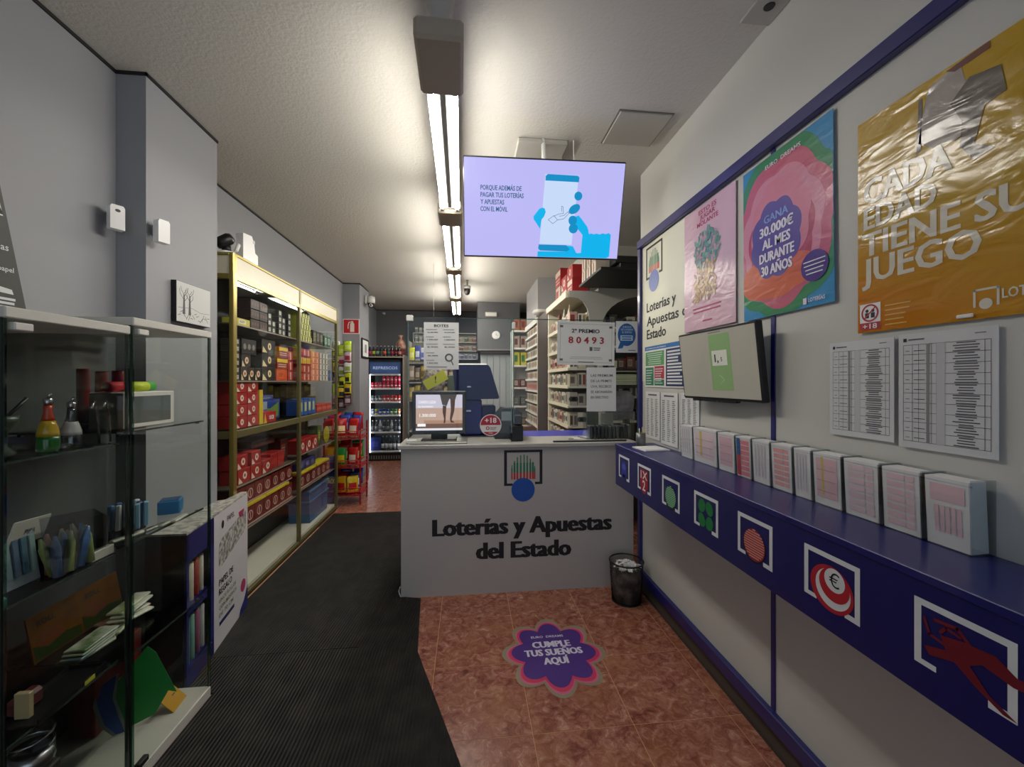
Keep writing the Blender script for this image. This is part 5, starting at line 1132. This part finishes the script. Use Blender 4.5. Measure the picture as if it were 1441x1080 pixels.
# shelf above the fridge with bottles
G().box(-1.86, 7.86, 1.945, -1.205, 8.5, 1.97, mat('#a8a08e', .5)).build('plank_shelf', loc=(0, 0, 0), label='pale wooden plank above the drinks fridge', cat='shelf')
G().box(-1.208, 7.87, 0, -1.18, 8.5, 2.0, mat('#9a948a', .5)).build('side_board', label='pale upright board on the right side of the drinks fridge', cat='board')
cs = ['#c02868', '#a8c828', '#8a9a80', '#2a6a4a', '#e05830', '#1f6a58', '#b02838', '#7a2430', '#c08068']
for i, c in enumerate(cs): put(bot_mesh('#241c30', c, .20, .031), 'spirit_bottle', None, (-1.82+.068*i, 7.93, 1.9706), (0, 0, 0), 'dark bottle with coloured label above the fridge, %s from left' % ORD[i], 'bottle', 'bottles above the fridge')
t = thing('gift_figure', 'dark red wrapped gift basket at the right above the fridge', 'gift basket', (-1.28, 8.10, 1.9706))
G().lathe([(.07, 0), (.09, .06), (.085, .12)], mat('#6a2a24', .6), n=14).build('basket', t)
G().lathe([(.085, .12), (.10, .2), (.07, .3), (.02, .36), (.05, .42)], mat('#8c3430', .35, mix=('#c8a890', 12)), n=14).build('wrapping', t)

# ------------------------------------------------------------------ back wall rack
rk = thing('white_wall_rack', 'white compartment rack on the back wall behind the BOTES list', 'rack', (-.44, 8.5, 1.95))
g = G()
for z in (0, .17, .345, .53): g.box(-.66, 0, z, .66, .17, z+.018, WHITE)
g.build('shelf', rk); g = G()
for x in (-.66, -.22, .22, .645): g.box(x, 0, 0, x+.015, .17, .545, WHITE)
g.build('divider', rk); G().box(-.66, .165, 0, .66, .17, .545, OFFW).build('back', rk)
r = random.Random(9)
for rw, z in enumerate((0, .17, .345, .53)):
    for i in range(15):
        if rw == 3 and i > 5: continue
        x = -.60+.084*i
        if rw == 0: c = ['#5a68b0', '#8a94c8', '#4a58a0'][i % 3]
        elif rw == 1: c = ['#c8a050', '#d8d0b8', '#b06a40', '#8a5a3a'][i % 4]
        else: c = ['#3a9a58', '#e0a030', '#c84a30', '#4a8a9a', '#c8c040', '#e8e4dc'][i % 6] if i > 8 else ['#8a9a94', '#c8ccc8', '#5a6a64'][i % 3]
        put(pack_mesh(('band', c, '#dcdcd4', '#8a8a88'), .06, .08, .115-.01*(i % 3)), 'small_box', None, (-.44+x+(.008 if abs(x+.22) > .05 and abs(x-.22) > .05 else .03), 8.52, 1.95+z+.019), (0, 0, 0), 'small coloured box on the white back rack, %s shelf, %s from left' % (ORD[rw], ORD[i]), 'box', 'boxes on the white rack')
# snack gondola behind the left glass
gd = thing('snack_gondola', 'tall sweets gondola standing behind the left glass screen', 'shelving', (-.53, 6.3, 0))
GW = .33
for z in (.3, .75, 1.2, 1.47, 1.76): G().box(-GW, -.15, z, GW, .15, z+.02, mat('#9a958a', .5)).build('shelf', gd)
G().box(-GW, .15, 0, GW, .17, 2.1, mat('#6a675f', .6)).build('back_panel', gd)
for s in (-1, 1): G().box(s*GW-.01, -.15, 0, s*GW+.01, .17, 2.1, mat('#7f7b72', .5)).build('side_panel', gd)
for j, (z, pal) in enumerate(((1.2, [('#9a8a4a', '#c8b870'), ('#7a6a5a', '#b0a088'), ('#a8983a', '#6a5a3a')]), (1.49, [('#5a4a3c', '#a89878'), ('#8a7a6a', '#c0b0a0'), ('#b8a030', '#6a5a20')]), (1.78, [('#c8ccd8', '#5a68b8'), ('#4a58a8', '#d8dce8'), ('#d0d428', '#e8e890')]))):
    for i in range(8):
        c = pal[(i*2+j) % 3]; put(bag_mesh(c[0], c[1], .088, .2+.03*((i+j) % 2)), 'sweets_bag', None, (-.53-.285+.082*i, 6.16, z+.022), (-.1, 0, r.uniform(-.2, .2)), 'sweets bag on the gondola behind the glass, %s shelf, %s from left' % (('lowest', 'middle', 'top')[j], ORD[i]), 'sweets bag', 'sweets bags on the gondola')
t = thing('net_ball_bag', 'greyish tangle of hanging nets behind the customer monitor', 'net', (-.42, 5.2, 1.30))
G().lathe([(.0, 0), (.12, .06), (.15, .18), (.11, .32), (.05, .42), (.01, .48)], mat('#6a625c', .7, bump=(25, .9, .03), mix=('#a39a90', 18)), n=16).build('net', t)
G().tube([(0, 0, .48), (0, .02, 1.68)], .002, GREY, 4).build('string', t)
G().box(-.07, 0, 0, .07, .03, .42, mat('#43503f', .6), bev=.01).build('green_board', loc=(-.18, 5.25, 1.15), label='dark green board between nets and the blue terminal', cat='panel')
for o_ in ('green_board',):
    D.objects[o_].location.z = 0; D.objects[o_].scale.z = 1
G().box(-.07, .005, 0, .07, .025, 1.16, mat('#3c3a36', .6)).build('dark_post', loc=(-.18, 5.25, 0), label='dark post carrying the green board', cat='post')
D.objects['green_board'].location.z = 1.16

# ------------------------------------------------------------------ right rear shelving
sc1 = mat('#d9d6c4', .5)
su = thing('cigarette_shelving', 'cream cigarette shelving with arched top behind the counter, seen side on', 'shelving', (0, 0, 0))
FXs, BXs, YA, YB = 1.0, 1.30, 3.98, 5.0
LV = (.2, .45, .65, .855, 1.05, 1.255, 1.45, 1.63, 1.83, 2.06)
for z in LV: G().box(FXs, YA, z-.018, BXs, YB, z, sc1).box(FXs-.006, YA, z-.022, FXs, YB, z+.012, CREAM).build('shelf', su)
G().box(FXs-.004, YB-.04, 0, BXs, YB, 2.4, CREAM).build('upright', su); G().box(BXs, YA+.33, 0, BXs+.015, YB, 2.38, mat('#8a8474', .6)).build('back_panel', su)
def arch(w_, h0, h1, side=.05, n=14):
    p = [(0, h0), (0, h1), (w_, h1), (w_, h0), (w_-side, h0)]
    for i in range(n+1):
        a = PI*i/n; p.append((w_/2+(w_/2-side)*math.cos(a), h0+(h1-h0-.07)*math.sin(a)))
    p.append((side, h0)); return p
M = Matrix.Translation((FXs-.006, YA, 0)) @ Matrix.Rotation(PI/2, 4, 'Z')
G().prism([(0, 2.335), (0, 2.40), (YB-YA, 2.40), (YB-YA, 2.335)], 0, .02, CREAM, M).build('cornice', su)
G().box(FXs-.006, YA, 2.385, BXs+.01, YB, 2.40, CREAM).build('top_board', su)
u2 = thing('arched_back_shelving', 'cream arched shelving facing the shop behind the right glass screen', 'shelving', (0, 0, 0))
shaded_cream = mat('#b0aea4', .5)  # cream greyed: shade of the shop-facing front put into the colour
G().prism([(0, 2.335), (0, 2.40), (.30, 2.40), (.30, 2.05), (.21, 2.05), (.205, 2.15), (.185, 2.23), (.145, 2.29), (.09, 2.325)], 0, .02, shaded_cream, Matrix.Translation((1.0, 3.955, 0))).build('arched_fascia', su)
G().prism(arch(.95, 2.05, 2.43, .04), 0, .02, shaded_cream, Matrix.Translation((1.30, 3.955, 0))).build('arched_fascia', u2)
for z in (.4, .8, 1.1, 1.35, 1.62, 1.86, 2.05): G().box(1.315, 3.98, z-.02, 2.25, 4.28, z, sc1).build('shelf', u2)
G().box(1.32, 4.27, 0, 2.28, 4.295, 2.43, mat('#4a4640', .6)).build('back_panel', u2)
G().box(1.305, 3.955, 0, 1.345, 3.978, 2.05, sc1).box(1.3, 3.98, 0, 1.315, 4.28, 2.43, sc1).build('upright', u2)
G().box(1.10, 3.28, 2.43, 2.25, 3.95, 2.45, mat('#17181a', .5)).build('black_canopy', label='black board shelf under the ceiling behind the right glass screen', cat='shelf')
G().tube([(1.2, 3.6, 2.45), (1.2, 3.6, H)], .006, MIDG).tube([(2.1, 3.6, 2.45), (2.1, 3.6, H)], .006, MIDG).build('hanger_rod', D.objects['black_canopy'])
r = random.Random(31)
cg_ = [('#c8c0ac', '#8a3a30'), ('#d8d4c4', '#5a6a6a'), ('#b8b09c', '#6a6254'), ('#dcd8cc', '#a08a4a'), ('#a8a298', '#4a4a48'), ('#c0a090', '#903030')]
for j, z in enumerate(LV):
    if z < .8 or z > 2.1: continue
    n = 11
    for i in range(n):
        c = r.choice(cg_) if j != 7 else r.choice([('#c8a898', '#a83028'), ('#d0c0b0', '#7a4a40')])
        if i < 1: continue
        carton((('lab', 'cols', 'dots')[(i+j) % 3], c[0], c[1], '#555048'), .075, .10, (.115, .13)[i % 2], FXs+.02, YA+.07+.085*i, z, 'cigarette pack on cream shelving, %s shelf down, %s from front' % (ORD[9-j], ORD[i]), 'packs on cream shelving', rz=-PI/2, name='cigarette_pack', cat='pack')
for j, z in enumerate(LV):
    if z < .8 or z > 2.1: continue
    for i in range(3):
        c = r.choice(cg_)
        carton((('lab', 'cols', 'dots')[(i+j) % 3], c[0], c[1], '#555048'), .08, .10, (.12, .135)[(i+j) % 2], 1.055+.088*i, YA+.01, z, 'cigarette pack at the near end of cream shelving, %s shelf down, %s' % (ORD[9-j], ('left', 'middle', 'right')[i]), 'end packs on cream shelving', rz=0, name='cigarette_pack', cat='pack')
for i in range(3):
    G().lathe([(.035, 0), (.035, .06), (.0, .25)], mat(['#8a2a28', '#d8d0c0', '#d0c8a0'][i], .4), n=12).build('cone_pack', loc=(1.06, 4.62-.22*i, 2.061), label='cone-shaped %s packet under the cream arch' % ['dark red', 'white', 'speckled'][i], cat='packet')
for j, z in enumerate((1.1, 1.35, 1.62, 1.86, 2.05)):
    for i in range(8):
        c = ['#5a2422', '#b8a8a0', '#3a3436', '#6a2a28', '#2a2e50', '#c8c8b0', '#7a7a70', '#484c48'][(i*3+j) % 8]
        put(pack_mesh(('lab', c, '#8a8478', '#3a3430'), .085, .12, .09+.02*((i+j) % 3)), 'shelf_box', None, (1.38+.095*i, 4.02, z+.001), (0, 0, 0), 'box on the arched back shelving, %s shelf, %s from left' % (ORD[j], ORD[i]), 'box', 'boxes on the arched back shelving')
# red cartons on top of the shelving
S_rc = ('band', '#a82024', '#d8cfc0', '#e0c0b0'); S_rw = ('lab', '#c8bcae', '#a83030', '#a82024')
for k, (y, z, w_, h_, s_) in enumerate(((4.72, 2.401, .22, .20, S_rw), (4.72, 2.602, .26, .20, S_rc), (4.42, 2.401, .24, .10, S_rc), (4.42, 2.502, .24, .15, ('seal', '#b02428', '#e4dcd0', '#a82024')), (4.16, 2.401, .2, .16, S_rc), (4.16, 2.562, .22, .13, ('seal', '#b02428', '#e4dcd0', '#a82024')))):
    carton(s_, w_, .16, h_, 1.06, y, z, ('red and white carton atop the cream shelving, %s column, %s' % (('far', 'far', 'middle', 'middle', 'near', 'near')[k], ('lower', 'upper')[k % 2])), 'cartons atop the cream shelving', rz=-PI/2)
for k in range(3):
    for l in range(2): carton(('cols', '#c8bca8', '#8a3a34', '#e4dccc'), .11, .1, .12, 1.12, 3.86-.16*k, 2.451+.122*l, 'speckled pack on the black canopy shelf, %s from back, %s' % (ORD[k], ('lower', 'upper')[l]), 'packs on the canopy', rz=-PI/2)
t = thing('black_media_box', 'black set-top box on the canopy shelf', 'device', (1.40, 3.32, 2.451))
G().box(-.12, 0, 0, .18, .2, .05, BLACK, bev=.004).box(-.16, .0, .05, .1, .15, .11, DARK, bev=.004).build('housing', t)
t = thing('white_tray_stack', 'stack of pale green paper pads behind the right glass screen', 'paper', (1.38, 3.55, 1.47))
for k in range(6): G().box(-.16, 0, .016*k, .3, .2, .016*k+.013, mat(['#c8ccae', '#b8c0a0'][k % 2], .6), bev=.002).build('pad', t)
u3 = thing('dark_side_table', 'dark narrow shelf post holding the pads behind the glass', 'shelf', (1.45, 3.65, 0))
G().box(-.25, -.12, 1.44, .3, .14, 1.468, DARK, bev=.003).build('board', u3); G().box(0, 0, 0, .05, .05, 1.44, DARK).build('post', u3); G().box(-.25, -.12, 1.60, .3, .14, 1.62, DARK).box(.27, .1, 1.47, .3, .14, 1.6, DARK).box(-.25, .1, 1.47, -.24, .14, 1.6, DARK).build('upper_board', u3)
t = thing('grey_jacket', 'grey garments hanging behind the right glass screen', 'jacket', (1.34, 3.54, 1.16))
G().prism([(-.11, 0), (.14, 0), (.16, .2), (.10, .255), (-.08, .255), (-.13, .2)], 0, .07, mat('#5c5c60', .8, bump=(12, .6, .03), mix=('#8a8a90', 6))).build('cloth', t); G().tube([(-.02, .03, .255), (-.02, .03, .279)], .006, STEEL).build('hook', t)
# brown panel, far shelves
G().box(.99, 5.02, 0, 1.30, 5.72, 2.40, mat('#3c2e2c', .35), bev=.004).box(.985, 5.70, 0, 1.0, 5.73, 2.41, CREAM).build('brown_cupboard', label='tall dark brown cupboard between the cream shelving and far shelves', cat='cupboard')
t = thing('oval_lamp', 'small oval white lamp on top of the brown cupboard edge', 'lamp', (1.0, 5.55, 2.4005)); G().lathe([(.03, 0), (.10, .03), (.11, .05), (.09, .08), (.0, .09)], OFFW, n=20).build('shade', t)
u4 = thing('far_white_shelving', 'white shelving of small packs at the far right rear', 'shelving', (0, 0, 0))
LV4 = [.85+.17*k for k in range(9)]
for z in LV4: G().box(1.0, 5.76, z-.015, 1.28, 6.95, z, WHITE).box(.994, 5.76, z-.02, 1.0, 6.95, z+.008, WHITE).build('shelf', u4)
G().box(1.28, 5.76, 0, 1.30, 6.95, 2.4, OFFW).build('back_panel', u4); G().box(.99, 5.735, 0, 1.28, 5.758, 2.4, WHITE).build('upright', u4)
G().box(.985, 5.76, 2.34, 1.0, 6.95, 2.42, WHITE).build('fascia', u4)
u5 = thing('end_white_shelving', 'narrow white shelves facing the counter at the far rear', 'shelving', (0, 0, 0))
LV5 = [.75, 1.08, 1.40, 1.78, 2.08]
for z in LV5: G().box(.79, 6.97, z-.03, 1.28, 7.25, z, WHITE).build('shelf', u5)
G().box(.77, 6.97, 0, .79, 7.25, 2.35, WHITE).build('upright', u5); G().box(.79, 7.25, 0, 1.3, 7.27, 2.35, OFFW).build('back_panel', u5); G().box(.77, 6.97, 2.35, 1.3, 7.27, 2.38, WHITE).build('top_board', u5)
for j, z in enumerate(LV4):
    for i in range(11):
        c = r.choice(cg_) if j != 3 else ('#c89a90', '#b84840')
        carton(('lab', c[0], c[1], '#555048'), .09, .09, .115, 1.012, 5.83+.103*i, z, 'tiny pack, far white shelving, %s shelf up, %s from front' % (ORD[j], ORD[i]), 'packs on far white shelving', rz=-PI/2, name='small_pack', cat='pack')
for j, z in enumerate(LV5+[2.38]):
    for i in range(2):
        c = [('#6a4a2c', '#a08a50'), ('#5a5c54', '#8a8c84'), ('#7a3a34', '#c8c8b8'), ('#c8c030', '#3a8a4a'), ('#b8a49a', '#7a3a34'), ('#b06a40', '#903a30')][j]
        hh = (.12, .16, .14, .22, .2, .2)[j]
        put(pack_mesh(('lab', c[0], c[1], '#3a3430'), .10, .12, hh), 'shelf_box', None, (.85+.12*i, 7.0, z+.001), (0, 0, 0), 'box on the narrow rear shelves, %s level up, %s' % (ORD[j], ('left', 'right')[i]), 'box', 'boxes on narrow rear shelves')
for k in range(2): put(bot_mesh('#8a5a34', '#b03a30', .3-.06*k, .04), 'spirit_bottle', None, (1.10+.1*k, 7.05, 2.381), (0, 0, 0), 'brown bottle with red label atop the narrow rear shelves, %s' % ('left', 'right')[k], 'bottle', 'bottles atop rear shelves')
